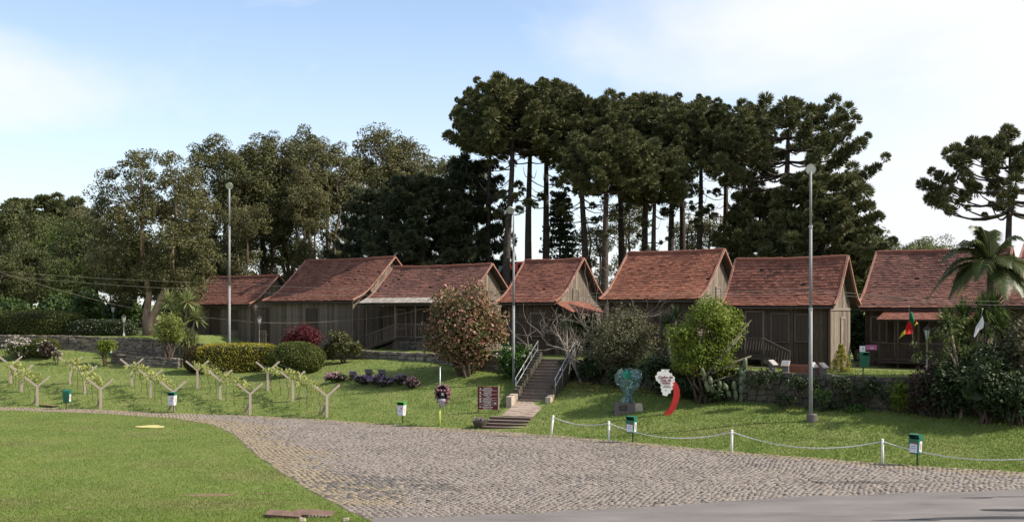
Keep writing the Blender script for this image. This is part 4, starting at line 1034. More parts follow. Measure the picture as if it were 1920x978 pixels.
EUB = tree_meshes('eucalyptus_tall', [(0,0,12.2,3.3,3.2,3.2),(-1.6,0,9.6,2.4,2.4,2.6),(1.8,0,10.2,2.4,2.4,2.6),(0.3,0,7.2,2.2,2.2,2.4)], 200, 0.75, 190, 0.18, 32, M['l_euc_dk'], M['bark_brown'], stems_fan(13, 3, 1.9, 0.24, 0.05, 3), 18)
EUC = tree_meshes('eucalyptus_open', [(0,0,13,2.5,2.5,2.2),(-1.5,0,10.8,1.9,2,1.8),(1.6,0,11.0,2.0,2,1.9),(0.4,0,7.5,1.8,1.8,1.3)], 130, 0.72, 180, 0.18, 33, M['l_euc'], M['bark_brown'], stems_fan(13.5, 3, 1.6, 0.22, 0.05, 5), 20)
EUD = tree_meshes('eucalyptus_thin', [(0,0,10.5,2.2,2.2,2.5),(0.6,0,6.8,1.7,1.8,1.8),(-0.8,0,4.4,1.2,1.2,1.2)], 64, 0.62, 160, 0.18, 34, M['l_euc'], M['bark_brown'], stems_fan(12, 2, 1.0, 0.18, 0.05, 6), 16)
def euc(ms, H0, px, D, top, label, rz, wide=1.0):
    b = on(px, D); zt = CAMZ - (top - HZ) / FP * D; s = (zt - b.z) / H0
    return plant('eucalyptus', label, 'tree', b, ms[0], ms[1], 'eucalyptus trees behind the grey houses', rz, (s * wide, s * wide, s))
for a in [
 (EUB, 15.6, 425, 92, 246, 'dark eucalyptus directly behind the lamp pole by the low red roof', 0.3, 1.0),
 (EUB, 15.6, 498, 95, 250, 'eucalyptus with thin stems above the low tin roof', 1.9, 1.0),
 (EUB, 15.6, 552, 98, 232, 'rusty tinged eucalyptus, tallest of the clump behind the tall grey house', 3.3, 0.9),
 (EUC, 15.6, 610, 96, 256, 'eucalyptus with open crown and bright sky gaps beside the dark araucarias', 0.9, 1.1),
 (EUC, 15.6, 575, 92, 300, 'thin-stemmed eucalyptus standing over the ridge of the tall grey house', 4.4, 0.8),
 (EUC, 15.6, 705, 108, 230, 'pale distant eucalyptus with a rounded top left of the dip in the treeline', 2.2, 1.0),
 (EUC, 15.6, 765, 110, 250, 'pale distant eucalyptus showing just above the dark shaggy araucaria', 5.1, 1.0),
 (EUD, 13.2, 652, 100, 330, 'slender eucalyptus in the bright gap beside the dark araucarias', 1.0, 1.0),
 (EUD, 13.2, 458, 88, 360, 'slender eucalyptus just behind the ridge of the low red roof', 2.0, 1.0),
 (EUD, 13.2, 160, 110, 362, 'lone thin eucalyptus against the sky beside the hillside wood', 3.0, 0.8),
 (EUD, 13.2, 1180, 102, 348, 'small eucalyptus in the bright gap under the bright-tufted araucaria', 0.6, 1.1),
 (EUD, 13.2, 1120, 100, 400, 'bushy young eucalyptus low behind the gap beside the stairway house', 1.6, 1.3),
 (EUD, 13.2, 1345, 108, 380, 'young eucalyptus low between the bare trunks behind the orange-red gable', 2.6, 1.3),
 (EUD, 13.2, 1290, 110, 395, 'young eucalyptus low between the trunks behind the orange-red ridge', 3.6, 1.3),
 (EUD, 13.2, 855, 100, 262, 'grey-leaved eucalyptus squeezed between the dark conifers and the tall pine row', 4.6, 1.1),
 (EUD, 13.2, 1420, 104, 400, 'young eucalyptus low behind the ridge of the dark house', 5.3, 1.4),
 ]: euc(*a)
BRD = tree_meshes('broadleaf', [(0,0,5.6,3.2,3.2,2.6),(-1.8,0,4.2,2.2,2.2,2.0),(1.8,0,4.6,2.2,2.2,2.0),(0.3,0,7.4,1.9,1.9,1.4)], 100, 0.80, 190, 0.20, 41, M['l_forest'], M['bark_brown'], stems_fan(6.5, 3, 1.3, 0.22, 0.06, 7), 16)
BRM = (BRD[0], BRD[1].copy()); BRM[1].materials.clear(); BRM[1].materials.append(M['l_mid'])
BRP = (BRD[0], BRD[1].copy()); BRP[1].materials.clear(); BRP[1].materials.append(M['l_pale'])
def broad(ms, px, D, top, label, rz, wide=1.0, group='broadleaf trees around the houses'):
    b = on(px, D); zt = CAMZ - (top - HZ) / FP * D; s = (zt - b.z) / 9.0
    return plant('broadleaf_tree', label, 'tree', b, ms[0], ms[1], group, rz, (s * wide, s * wide, s))
for a in [
 (BRD, 20, 112, 372, 'grey-green hillside tree cut by the frame edge', 0.1, 0.9),
 (BRD, 75, 118, 395, 'hillside tree just under the flat topped araucaria', 1.1, 0.95),
 (BRM, 125, 108, 402, 'olive hillside tree beside the big pale eucalyptus', 2.1, 0.9),
 (BRD, 175, 100, 395, 'shadowy tree tucked behind the big pale eucalyptus, on its hillside flank', 3.1, 0.85),
 (BRD, 60, 96, 450, 'dim bushy tree behind the long clipped hedge', 4.1, 1.1),
 (BRM, 130, 92, 480, 'dim green tree behind the flowering hedge', 5.1, 1.0),
 (BRD, 0, 92, 470, 'dim tree at the hedge end, by the frame edge', 0.7, 1.1),
 (BRD, 385, 96, 430, 'tree filling the space between the big eucalyptus and the lamp pole', 1.5, 0.9),
 (BRD, 1600, 84, 398, 'round leafy tree beneath the shaggy tufts beside the long mottled roof', 2.5, 1.0),
 (BRM, 1655, 92, 428, 'mid green leafy tree at the open end of the pine row', 3.5, 0.9),
 (BRM, 1560, 74, 470, 'bushy green tree in the gap between the dark house and the long mottled roof', 0.5, 0.9),
 (BRP, 1745, 98, 440, 'pale lacy tree peeping over the long mottled roof', 4.5, 1.3),
 (BRP, 1700, 90, 452, 'pale green tree low over the end of the long mottled roof', 5.5, 1.2),
 (BRD, 1500, 96, 430, 'dim leafy tree low behind the dark house', 0.4, 1.2),
 (BRD, 250, 108, 430, 'dim tree closing the view behind the forked eucalyptus trunk', 0.8, 1.3),
 (BRD, 330, 106, 440, 'dim tree closing the view between the big eucalyptus and the yuccas', 1.9, 1.3),
 (BRD, 440, 112, 440, 'dim tree low behind the first lamp pole', 3.4, 1.2),
 (BRD, 560, 116, 450, 'dim low tree glimpsed through the thin eucalyptus stems', 0.2, 1.0),
 (BRD, 760, 96, 470, 'dim undergrowth tree behind the ridge of the porch house', 1.4, 1.4),
 (BRD, 640, 104, 450, 'dim undergrowth tree behind the gable of the tall grey house', 2.4, 1.1),
 ]: broad(*a)
# conical conifer between the trunks
def conifer(name, label, px, D, top, w, seed, lmat='l_conif', base=None):
    b = base or on(px, D); H = CAMZ - (top - HZ) / FP * D - b.z; rng = np.random.default_rng(seed); cs = []; rs = []; mb = MB()
    mb.tube([(0, 0, -0.3), (0, 0, H * 0.97)], [0.03 * H * 0.5 + 0.03, 0.02], 6)
    for k in range(int(12 + H)):
        f = k / (11 + H); z = H * (0.06 + 0.92 * f); L = w / 2 * (1 - f) ** 0.85
        for j in range(9):
            a = rng.uniform(0, 6.28)
            if j < 5: mb.tube([(0, 0, z), (math.cos(a) * L, math.sin(a) * L, z - 0.12 * L)], [0.02 * (1 - f) + 0.008, 0.005], 4)
            for q in (0.45, 0.75, 1.0):
                cs.append((math.cos(a) * L * q, math.sin(a) * L * q, z - 0.14 * L * q)); rs.append((0.10 * w, 0.10 * w, 0.035 * w + 0.03))
    V, F = leaf_arrays(rng, cs, rs, 9, 0.075 * w, shell=0.3, up=0.3, wid=0.35)
    return plant(name, label, 'tree', b, mb.mesh(name + '_trunk', M['bark_brown']), np_mesh(name + '_crown', V, F, M[lmat]))
conifer('conifer', 'dark cone shaped conifer between the pine trunks behind the stairway house', 1050, 88, 350, 6.0, 51)
conifer('young_conifer', 'tiny yellowish conifer against the sunlit gable of the dark house', 1574, 51.2, 642, 1.1, 52, 'l_gold', base=on(1577, 49.6))

# ------------------------------------------------------------------ shrubs, hedges and garden plants
def W_at(px0, px1, D): return (px1 - px0) / FP * D
b = hit(872, 712)
shrub('photinia', 'big round bush flushed with pinkish red young leaves beside the stairway', Vector((b.x, b.y + 1.0, b.z)), W_at(776, 962, b.y), (714 - 522) / FP * b.y * 1.0, M['l_photinia'], 61, nl=250, leaf=0.18, stem=0.05, cr=0.62, wid=0.6)
b = on(566, 67.6)
shrub('burgundy_shrub', 'burgundy leaved round shrub in front of the tall grey house', b, W_at(522, 610, 67.6), 2.8, M['l_burg'], 62, nl=60, leaf=0.15, stem=0.1)
b = on(645, 67.0)
shrub('olive_shrub', 'loose olive-green shrub beside the porch railing', b, W_at(604, 684, 67), 2.25, M['l_olive'], 63, nl=34, leaf=0.17, stem=0.1, wid=0.6, ells=[(-0.2,0,1.3,0.75,0.8,0.85),(0.75,0,0.95,0.5,0.5,0.4),(-0.9,0,0.8,0.4,0.5,0.5)])
def clipped(name, label, loc, pieces, seed, leaf=0.10, dens=430, cat='hedge', flowers=None):
    """Clipped hedge: pieces = (x, y, w, d, h, material, round) boxes/domes with leaves over a dense inner body."""
    rng = np.random.default_rng(seed); e = empty(name, loc, 0, label, cat)
    for (x, y, w, d, h, m, rd) in pieces:
        n = int(dens * (w * h * 2 + d * h * 2 + w * d)); q = unit(rng, n); p_ = 2.0 if rd else 5.0
        k = (np.abs(q) ** p_).sum(1, keepdims=True) ** (-1.0 / p_); q = q * k                       # superellipsoid shell
        bump = 1 + 0.035 * np.sin(q[:, :1] * 7 + 1) * np.sin(q[:, 2:] * 6 + x) + rng.normal(0, 0.03, (n, 1))
        P = np.stack([x + q[:, 0] * w / 2 * bump[:, 0], y + q[:, 1] * d / 2 * bump[:, 0], h / 2 + q[:, 2] * h / 2 * bump[:, 0]], 1)
        P = P[P[:, 2] > 0.02]
        V, F = leaf_arrays(rng, P, np.full((len(P), 3), 0.04), 1, leaf, up=0.35, shell=0.2)
        link('foliage', np_mesh('hedge_foliage', V, F, M[m]), None, e)
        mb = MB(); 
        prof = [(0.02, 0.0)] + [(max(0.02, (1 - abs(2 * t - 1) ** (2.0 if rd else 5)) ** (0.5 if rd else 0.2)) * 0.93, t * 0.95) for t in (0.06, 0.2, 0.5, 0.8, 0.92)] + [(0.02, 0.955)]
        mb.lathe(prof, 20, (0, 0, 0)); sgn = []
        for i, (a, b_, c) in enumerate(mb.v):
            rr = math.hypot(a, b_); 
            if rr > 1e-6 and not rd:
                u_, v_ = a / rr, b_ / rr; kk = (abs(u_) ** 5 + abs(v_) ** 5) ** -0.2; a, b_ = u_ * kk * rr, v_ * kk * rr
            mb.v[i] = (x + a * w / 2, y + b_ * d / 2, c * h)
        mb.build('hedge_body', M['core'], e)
        if flowers:
            fm, fn, fs = flowers; i = rng.integers(0, len(P), fn); 
            Vf, Ff = leaf_arrays(rng, P[i], np.full((fn, 3), fs * 0.5), 3, fs, out=0.8, up=0.4, shell=0.2, wid=0.9)
            link('blossom', np_mesh('hedge_blossom', Vf, Ff, fm), None, e)
    return e
b = hit(430, 700)
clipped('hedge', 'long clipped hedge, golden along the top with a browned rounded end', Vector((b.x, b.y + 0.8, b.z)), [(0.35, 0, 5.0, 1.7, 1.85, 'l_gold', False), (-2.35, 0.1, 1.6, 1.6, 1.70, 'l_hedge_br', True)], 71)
b = hit(551, 705)
clipped('clipped_bush', 'round clipped green bush at the end of the golden hedge, above the vine rows', Vector((b.x, b.y + 0.8, b.z)), [(0, 0, W_at(499, 604, b.y), 2.8, 2.05, 'l_hedge', True)], 72, cat='bush')
b = on(60, 77.5)
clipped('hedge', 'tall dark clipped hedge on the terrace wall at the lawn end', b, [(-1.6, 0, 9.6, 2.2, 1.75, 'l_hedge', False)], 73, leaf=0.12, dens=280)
b = on(198, 76.5)
clipped('hedge', 'lower hedge flecked with pale flowers beside the lantern posts', b, [(-0.2, 0, 4.6, 1.6, 1.15, 'l_dark', False)], 74, leaf=0.12, dens=280, flowers=(M['petal_white'], 330, 0.07))
b = on(83, 73.0)
clipped('clipped_bush', 'small clipped dome of green in front of the stone wall, behind the white blossom', Vector((b.x, b.y, b.z - 0.1)), [(0, 0, 2.1, 1.8, 1.35, 'l_hedge', True)], 75, cat='bush')
b = hit(42, 676)
shrub('flowering_shrub', 'broad bush covered in pale pinkish white blossom beside the first vine row', Vector((b.x - 0.4, b.y + 0.6, b.z)), 2.6, 1.55, M['l_mid'], 76, nl=46, leaf=0.13, stem=0.02, flowers=(M['petal_white'], 260, 0.11))
b = hit(84, 676)
shrub('flowering_shrub', 'smaller dark-leaved bush dotted with white blossom, beside the broad one', Vector((b.x, b.y + 0.4, b.z)), 1.35, 1.35, M['l_darkred'], 77, nl=30, leaf=0.12, stem=0.02, flowers=(M['petal_white'], 80, 0.12))
b = hit(107, 683)
shrub('flowering_shrub', 'little sparse bush with a few pale flowers near the second vine row', b, 0.75, 0.95, M['l_grey'], 78, nl=12, leaf=0.12, stem=0.1, flowers=(M['petal_white'], 14, 0.11), core=False)
b = hit(317, 684)
shrub('small_tree', 'small light green tree with an egg-shaped crown beside the golden hedge', b, W_at(286, 348, b.y), (684 - 585) / FP * b.y, M['l_lime'], 79, nl=70, leaf=0.13, stem=0.30, cat='tree')
b = hit(198, 686)
shrub('small_tree', 'miniature tree with a flat round yellowish head in front of the pale stone wall', b, W_at(176, 221, b.y), (686 - 633) / FP * b.y, M['l_bright'], 80, nl=44, leaf=0.10, stem=0.40, cat='tree')
# leafy undergrowth behind the hedges
for i, (px, D, w, h, lab) in enumerate(((20, 84, 4.5, 3.0, 'dark leafy undergrowth above the tall clipped hedge, by the frame edge'), (105, 84, 4.5, 3.2, 'dark leafy undergrowth above the tapering end of the clipped hedge'),
        (165, 82, 3.6, 3.6, 'undergrowth bush with lit leaf tips behind the lantern posts'), (225, 81, 3.4, 3.2, 'undergrowth bush with lit leaf tips beside the forked eucalyptus trunk'), (330, 84, 3.6, 3.4, 'dim bush filling the ground behind the yuccas'))):
    shrub('undergrowth_bush', lab, on(px, D), w, h, M['l_under'], 90 + i, nl=70, leaf=0.26, stem=0.0, cr=0.55, cat='bush')
b = hit(968, 716)
shrub('glossy_shrub', 'glossy green shrub with a few cream flowers around the foot of the middle lamp pole', Vector((b.x, b.y + 0.6, b.z)), W_at(928, 1008, b.y), (716 - 638) / FP * b.y, M['l_glossy'], 96, nl=60, leaf=0.17, stem=0.0, flowers=(M['petal_white'], 22, 0.13), wid=0.6)
b = on(1168, 54.2)
shrub('grey_shrub', 'large grey-olive shrub in front of the orange-red roofed house', Vector((b.x, b.y, b.z)), W_at(1092, 1246, b.y), (724 - 564) / FP * b.y, M['l_grey'], 97, nl=190, leaf=0.14, stem=0.06, cr=0.5, wid=0.35)
b = on(1318, 49.4)
shrub('bright_tree', 'bright yellow-green small tree behind the grape shaped sign, beside the cactus', Vector((b.x, b.y, b.z)), W_at(1240, 1396, b.y), (735 - 546) / FP * b.y, M['l_bright'], 98, nl=270, leaf=0.13, stem=0.22, cr=0.42, cat='tree',
      ells=[(0.3,0,4.0,0.95,1.0,0.75),(-1.05,0,3.0,0.7,0.9,0.6),(1.0,0,3.55,0.75,0.8,0.75),(0.0,0,2.5,1.4,1.1,0.75),(0.7,0,1.9,0.8,0.9,0.5),(-0.5,0,1.8,0.9,0.9,0.5)])
b = on(1112, 55.2)
shrub('dark_shrub', 'dark shrub on the bank between the stairway and the grey-olive shrub', Vector((b.x, b.y, b.z)), 2.0, 1.7, M['l_dark'], 99, nl=36, leaf=0.15, stem=0.0)
b = on(1240, 51.4)
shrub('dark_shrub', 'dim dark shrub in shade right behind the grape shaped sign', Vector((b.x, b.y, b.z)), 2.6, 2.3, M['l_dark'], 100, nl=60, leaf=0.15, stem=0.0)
b = hit(1757, 790)
shrub('darkred_shrub', 'very dark reddish shrub in front of the lattice porch', Vector((b.x, b.y + 0.8, b.z)), W_at(1712, 1806, b.y), 2.4, M['l_darkred'], 101, nl=80, leaf=0.13, stem=0.0)
b = hit(1698, 778)
shrub('fern_bush', 'bright feathery green bush hanging over the wall beside the dark reddish shrub', Vector((b.x, b.y + 0.35, b.z)), W_at(1664, 1732, b.y), (778 - 708) / FP * b.y, M['l_bright'], 102, nl=46, leaf=0.12, stem=0.0, wid=0.25, cr=0.3, depth=1.0)
b = hit(1860, 792)
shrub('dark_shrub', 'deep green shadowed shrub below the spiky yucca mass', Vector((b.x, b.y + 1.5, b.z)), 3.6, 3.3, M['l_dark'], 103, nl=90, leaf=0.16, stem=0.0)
b = hit(1915, 780)
shrub('grey_shrub', 'grey-leaved shrub cut by the frame edge below the palm', Vector((b.x + 0.4, b.y + 0.6, b.z)), 2.2, 2.9, M['l_grey'], 104, nl=70, leaf=0.15, stem=0.0)
b = hit(1805, 790)
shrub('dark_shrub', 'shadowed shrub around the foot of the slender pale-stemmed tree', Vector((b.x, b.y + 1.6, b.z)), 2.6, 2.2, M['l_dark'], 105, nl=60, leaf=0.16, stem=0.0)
# low plants hanging over the long wall
for i, (px, py, w, h, m, lab) in enumerate(((1415, 715, 1.2, 0.8, 'l_dark', 'dark ivy patch on the wall right behind the cactus'), (1515, 720, 1.2, 0.7, 'l_dark', 'dark ivy patch on the wall behind the tall lamp pole'), (1575, 718, 1.2, 0.6, 'l_dark', 'dark ivy patch along the wall top, under the dark house corner'), (1635, 722, 1.2, 0.6, 'l_dark', 'ivy patch along the wall top below the pink poster'), (1470, 748, 1.5, 0.7, 'l_dark', 'dark growth along the wall foot near the cactus'), (1540, 762, 1.6, 0.6, 'l_dark', 'dark growth along the wall foot behind the lamp pole'), (1590, 752, 1.3, 0.7, 'l_dark', 'dark ivy patch low on the wall below the small conifer'), (1440, 708, 1.3, 0.75, 'l_dark', 'small dark plant trailing over the long wall next to the cactus'), (1490, 722, 1.0, 0.8, 'l_dark', 'dark plant on the face of the long wall, below the sloping plaques'),
     (1545, 742, 1.3, 0.9, 'l_glossy', 'leafy green plant on the long wall just beside the tall lamp pole'), (1600, 735, 1.4, 0.8, 'l_dark', 'dark creeper on the long wall below the small conifer'), (1650, 738, 1.4, 0.9, 'l_dark', 'dark creeper on the long wall below the green bin'),
     (1610, 768, 1.6, 0.45, 'l_glossy', 'low green plants along the foot of the long wall'))):
    D = 46.0 - (px - 1560) * 0.010; p = PT(px, py, D - 0.1)
    shrub('wall_plant', lab, Vector((p.x, p.y - 0.05, p.z - h * 0.45)), w, h, M[m], 110 + i, nl=16, leaf=0.13, stem=0.0, depth=0.5, core=False, cat='plant', cr=0.2)

for i, (px, D, w, h, m, lab) in enumerate(((1606, 60, 2.2, 3.4, 'l_under', 'tall dim bush filling the gap between the dark house and the mottled roof house'), (1105, 64, 2.6, 2.6, 'l_under', 'dim bush in the gap between the stairway house and the orange-red house'),
      (1770, 43.6, 2.6, 2.4, 'l_dark', 'black-green bush at the wall foot, between dark reddish and pale-stemmed plants'), (1845, 42.2, 2.8, 2.9, 'l_dark', 'black-green bush in front of the pale-stemmed tree foot, under the yuccas'), (1905, 41.6, 2.6, 2.3, 'l_dark', 'black-green bush at the lawn edge by the frame edge'),
      (1345, 49.3, 1.8, 1.3, 'l_dark', 'low dark bush under the bright yellow-green tree'), (1290, 50.3, 1.8, 1.4, 'l_dark', 'low dark bush right behind the red sign support'), (1180, 53.6, 2.4, 1.4, 'l_dark', 'low dark bush under the grey-olive shrub, behind the glass sculpture'),
      (1065, 57.0, 1.0, 1.0, 'l_dark', 'low dark bush against the stairway wall, under the bare twigs'))):
    shrub('dark_bush', lab, on(px, D), w, h, M[m], 300 + i, nl=60, leaf=0.17, stem=0.0, cr=0.4)
def blades_head(rng, c, n, L, wid, droop=0.35, lo=-0.4):
    """A rosette of stiff tapering blades."""
    out = []; Fs = []; 
    for i in range(n):
        a = rng.uniform(0, 6.28); el = rng.uniform(lo, 1.45); d = np.array([math.cos(a) * math.cos(el), math.sin(a) * math.cos(el), math.sin(el)])
        s = np.cross(d, [0, 0, 1.0]); s /= np.linalg.norm(s) + 1e-6; l = L * rng.uniform(0.75, 1.1)
        b0 = len(out); m = c + d * l * 0.55 + np.array([0, 0, -0.03 * l]); t = c + d * l - np.array([0, 0, droop * l * rng.uniform(0.2, 1.0) * math.cos(el)])
        out += [c + d * 0.03 - s * wid * 0.3, c + d * 0.03 + s * wid * 0.3, m + s * wid * 0.5, m - s * wid * 0.5, t, t]
        Fs += [(b0, b0 + 1, b0 + 2, b0 + 3), (b0 + 3, b0 + 2, b0 + 4, b0 + 5)]
    return np.array(out), np.array(Fs)
def yucca(label, loc, heads, seed, L=0.85, n=85, mat='l_yucca', wid=0.05):
    """heads: (x, z) tops of bare stems ending in rosettes."""
    rng = np.random.default_rng(seed); e = empty('yucca', loc, 0, label, 'plant')
    for (x, y, z) in heads:
        s = MB().tube([(x * 0.15, y * 0.2, -0.2), (x * 0.35, y * 0.4, z * 0.35), (x * 0.8, y, z * 0.75), (x, y, z)], [0.10, 0.085, 0.07, 0.06], 7).build('stem', M['bark_grey'], e, smooth=True)
        V, F = blades_head(rng, np.array([x, y, z]), n, L, wid); link('leaf_head', np_mesh('leaf_head', V, F, M[mat]), None, s)
    return e
b = on(342, 73.0)
yucca('group of tall yuccas with spiky round heads beside the lowest red roof', b, [(-0.95, 0.2, 3.75), (0.42, -0.3, 3.8), (0.95, -0.2, 2.7), (-0.35, -0.2, 2.9), (0.55, -0.4, 1.1), (0.95, -0.4, 0.7)], 121, L=1.25, n=120, wid=0.075)
b = on(1258, 52.5)
yucca('dim yucca with drooping blades between the grey-olive shrub and the bright tree', b, [(-0.2, 0, 1.9), (0.25, 0.1, 2.3)], 122, L=0.9, mat='l_dark')
b = on(1062, 58.5)
yucca('dark yucca against the front of the stairway house', b, [(0.0, 0, 1.75)], 123, L=0.8, mat='l_dark')
b = hit(1868, 785)
yucca('mass of green spiky yucca heads under the palm at the frame edge', Vector((b.x, b.y + 2.2, b.z + 0.5)), [(-1.0, 0, 3.2), (-0.3, 0.2, 3.55), (0.4, 0, 3.75), (1.0, 0.2, 3.9), (0.1, -0.4, 3.0), (0.9, -0.4, 3.1), (-0.7, -0.4, 2.6)], 124, L=1.05, n=150, mat='l_yuccadark', wid=0.07)

def palm():
    rng = np.random.default_rng(131); D = 46.5; b = on(1853, D); top = PT(1857, 522, D); H = top.z - b.z
    e = empty('palm', b, 0, 'feathery palm with drooping fronds in front of the mottled roof', 'palm tree')
    MB().tube([(0, 0, -0.3), (0.02, 0, H * 0.5), ((top.x - b.x), 0, H)], [0.17, 0.15, 0.13], 10).build('trunk', M['bark_grey'], e, smooth=True)
    MB().tube([(top.x - b.x, 0, H - 0.05), (top.x - b.x, 0, H + 0.7)], [0.15, 0.09], 8).build('crown_shaft', M['l_bright'], e, smooth=True)
    c = np.array([top.x - b.x, 0, H + 0.6])
    fr = [(3.5, 1.0, 3.4, 0), (3.1, 0.8, 3.6, 0), (2.9, 0.3, 3.2, 0), (1.2, 1.25, 3.4, 0), (2.2, 1.3, 3.5, 0), (-0.6, 1.1, 3.3, 0), (3.00, 0.55, 2.9, 0), (2.75, 1.05, 2.8, 0), (3.3, 0.15, 2.3, 0), (2.6, -0.15, 1.7, 1), (0.1, 0.6, 2.6, 0), (0.3, 0.2, 2.3, 0), (-0.2, -0.1, 2.0, 0), (1.6, 0.9, 2.6, 0), (-1.5, 0.7, 2.4, 0), (-1.2, 0.1, 2.1, 0),
          (4.0, 0.5, 2.5, 0), (4.6, 0.1, 2.2, 0), (2.1, 0.4, 2.4, 0), (2.9, 1.4, 2.9, 0), (5.4, 0.4, 2.4, 0), (0.6, 1.1, 2.5, 0)]
    for a, el, L, dry in fr:
        P = []; d = np.array([math.cos(a) * math.cos(el), math.sin(a) * math.cos(el), math.sin(el)])
        for i in range(13):
            t = i / 12; P.append(c + d * L * 0.86 * t + np.array([0, 0, -1.0 * L * (0.18 + 0.60 * max(0, math.cos(el))) * t ** 2.3]))
        f = MB().tube([Vector(p) for p in P], [0.035 * (1 - 0.85 * i / 12) for i in range(13)], 4).build('frond', M['l_palm_dry' if dry else 'l_palm'], e)
        out = []; Fs = []; side = np.array([-math.sin(a), math.cos(a), 0])
        for i in range(64):
            t = 0.12 + 0.88 * i / 64; k = min(int(t * 12), 11); p = P[k] + (P[k+1] - P[k]) * (t * 12 - k); fw = (P[k+1] - P[k]); fw /= np.linalg.norm(fw)
            for s in (-1, 1):
                l = 0.72 * math.sin(min(1, t * 1.05) * math.pi * 0.92 + 0.12) * rng.uniform(0.8, 1.1) + 0.06
                dd = side * s * 0.75 + fw * 0.55 + np.array([0, 0, 0.12]); dd /= np.linalg.norm(dd); w = fw * 0.022
                q = p + dd * l * 0.55; tip = p + dd * l + np.array([0, 0, -0.42 * l]); b0 = len(out); w = w * 1.25
                out += [p - w, p + w, q + w, q - w, tip, tip]; Fs += [(b0, b0+1, b0+2, b0+3), (b0+3, b0+2, b0+4, b0+5)]
        link('leaflets', np_mesh('leaflets', np.array(out), np.array(Fs), M['l_palm_dry' if dry else 'l_palm']), None, f)
palm()
def bare_tree():
    rng = np.random.default_rng(141); b = on(1092, 55.4); e = empty('bare_tree', Vector((b.x, b.y, b.z)), 0, 'leafless tree with a tangle of pale bent twigs beside the stairway', 'tree')
    mb = MB()
    def grow(p, d, l, r, k):
        pts = [Vector(p)]; dd = Vector(d)
        for i in range(4):
            dd = (dd + Vector(rng.normal(0, 0.22, 3)) + Vector((0, 0, 0.06))).normalized(); pts.append(pts[-1] + dd * l / 4)
        mb.tube(pts, [r * (1 - 0.5 * i / 4) for i in range(5)], 5 if k < 2 else 3, cap=False)
        if k >= 4: return
        for j in range(3 if k else 5):
            nd = (dd + Vector(rng.normal(0, 0.75, 3)) * Vector((1, 0.7, 0.6))).normalized(); s = pts[int(rng.integers(2, 5))]
            grow(s, nd, l * rng.uniform(0.62, 0.85), r * 0.52, k + 1)
    grow((0, 0, -0.2), (-0.05, 0, 1), 2.0, 0.09, 0)
    grow((0.1, 0, 0.6), (0.5, 0, 1), 2.3, 0.06, 1); grow((0, 0, 0.9), (-0.6, 0, 0.9), 2.1, 0.055, 1); grow((0.4, 0.2, 1.5), (0.75, 0.1, 0.9), 2.4, 0.05, 1); grow((0.8, 0.2, 1.8), (0.6, 0.1, 1.1), 2.3, 0.045, 1)
    mb.build('branches', M['bark_grey'], e)
bare_tree()
def slender():
    rng = np.random.default_rng(151); b = hit(1800, 772); D = 43.3; e = empty('slender_tree', on(1800, D), 0, 'slender tree with pale stems and sparse leaves in front of the flag porch', 'tree')
    z = lambda py: CAMZ - (py - HZ) / FP * D - e.location.z
    x = lambda px: (px - 1800) / FP * D
    s1 = [Vector((0, 0, -0.2)), Vector((x(1808), 0, z(712))), Vector((x(1797), 0, z(690))), Vector((x(1788), 0, z(645))), Vector((x(1782), 0.1, z(600)))]
    s2 = [Vector((x(1803), 0, z(715))), Vector((x(1785), -0.1, z(670))), Vector((x(1772), -0.1, z(650)))]
    MB().tube(s1, [0.075, 0.06, 0.055, 0.045, 0.02], 7).tube(s2, [0.05, 0.04, 0.02], 6).build('trunk', M['bark_pale'], e, smooth=True)
    C = []; 
    for px, py, n in ((1785,605,9),(1765,622,6),(1805,612,5),(1815,655,5),(1755,655,5),(1735,672,4),(1790,640,5)):
        for i in range(n): C.append((x(px) + rng.normal(0, 0.28), rng.normal(0, 0.35), z(py) + rng.normal(0, 0.22)))
    V, F = leaf_arrays(rng, C, np.full((len(C), 3), 0.2), 16, 0.15, shell=0.3, wid=0.6)
    link('crown', np_mesh('sparse_crown', V, F, M['l_mid']), None, e)
slender()
def cactus():
    rng = random.Random(161); b = hit(1388, 756); e = empty('cactus', Vector((b.x, b.y + 0.3, b.z)), 0, 'clump of jointed columnar cactus in front of the long wall', 'cactus')
    D = b.y + 0.3
    for px, py0, py1, lean in ((1392,756,690,0),(1405,752,697,6),(1383,750,716,-5),(1372,745,720,-12),(1410,735,706,14),(1425,712,700,10),(1340,738,705,-8),(1332,735,690,-14),(1350,745,715,2),(1396,735,672,4)):
        m = MB(); n = max(2, int((py0 - py1) / 16)); x = (px - 1388) / FP * D; h = (py0 - py1) / FP * D; z0 = -(py0 - 756) / FP * D
        for i in range(n):
            t0, t1 = i / n, (i + 1) / n; y = rng.uniform(-0.05, 0.05)
            p0 = Vector((x + lean / FP * D * t0, y, z0 + h * t0)); p1 = Vector((x + lean / FP * D * t1, y, z0 + h * t1)); md = (p0 + p1) / 2
            m.tube([p0, p0.lerp(md, 0.5), md, md.lerp(p1, 0.5), p1], [0.075, 0.10, 0.105 + rng.uniform(0, 0.02), 0.10, 0.07], 8)
        m.build('cactus_arm', M['l_cactus'], e, smooth=True)
    f = empty('fallen_agave', PT(1322, 700, D - 0.2), 0, 'dried leaning agave stalks poking out beside the bright tree', 'plant')
    o = PT(1322, 700, D - 0.2)
    for (a, b_, r) in (((1318,712),(1395,628),0.10),((1322,708),(1413,600),0.05),((1335,700),(1413,668),0.085),((1340,690),(1440,690),0.05),((1330,718),(1400,700),0.06),((1345,735),(1372,725),0.05)):
        p, q = PT(*a, D - 0.2) - o, PT(*b_, D - 0.2) - o; q.y += 0.5; p.y += 0.1
        MB().tube([p, p.lerp(q, 0.5) + Vector((0, 0, 0.06)), q], [r * 0.75, r * 0.7, r * 0.4], 7).build('stalk', M['drystalk'], f, smooth=True)
cactus()
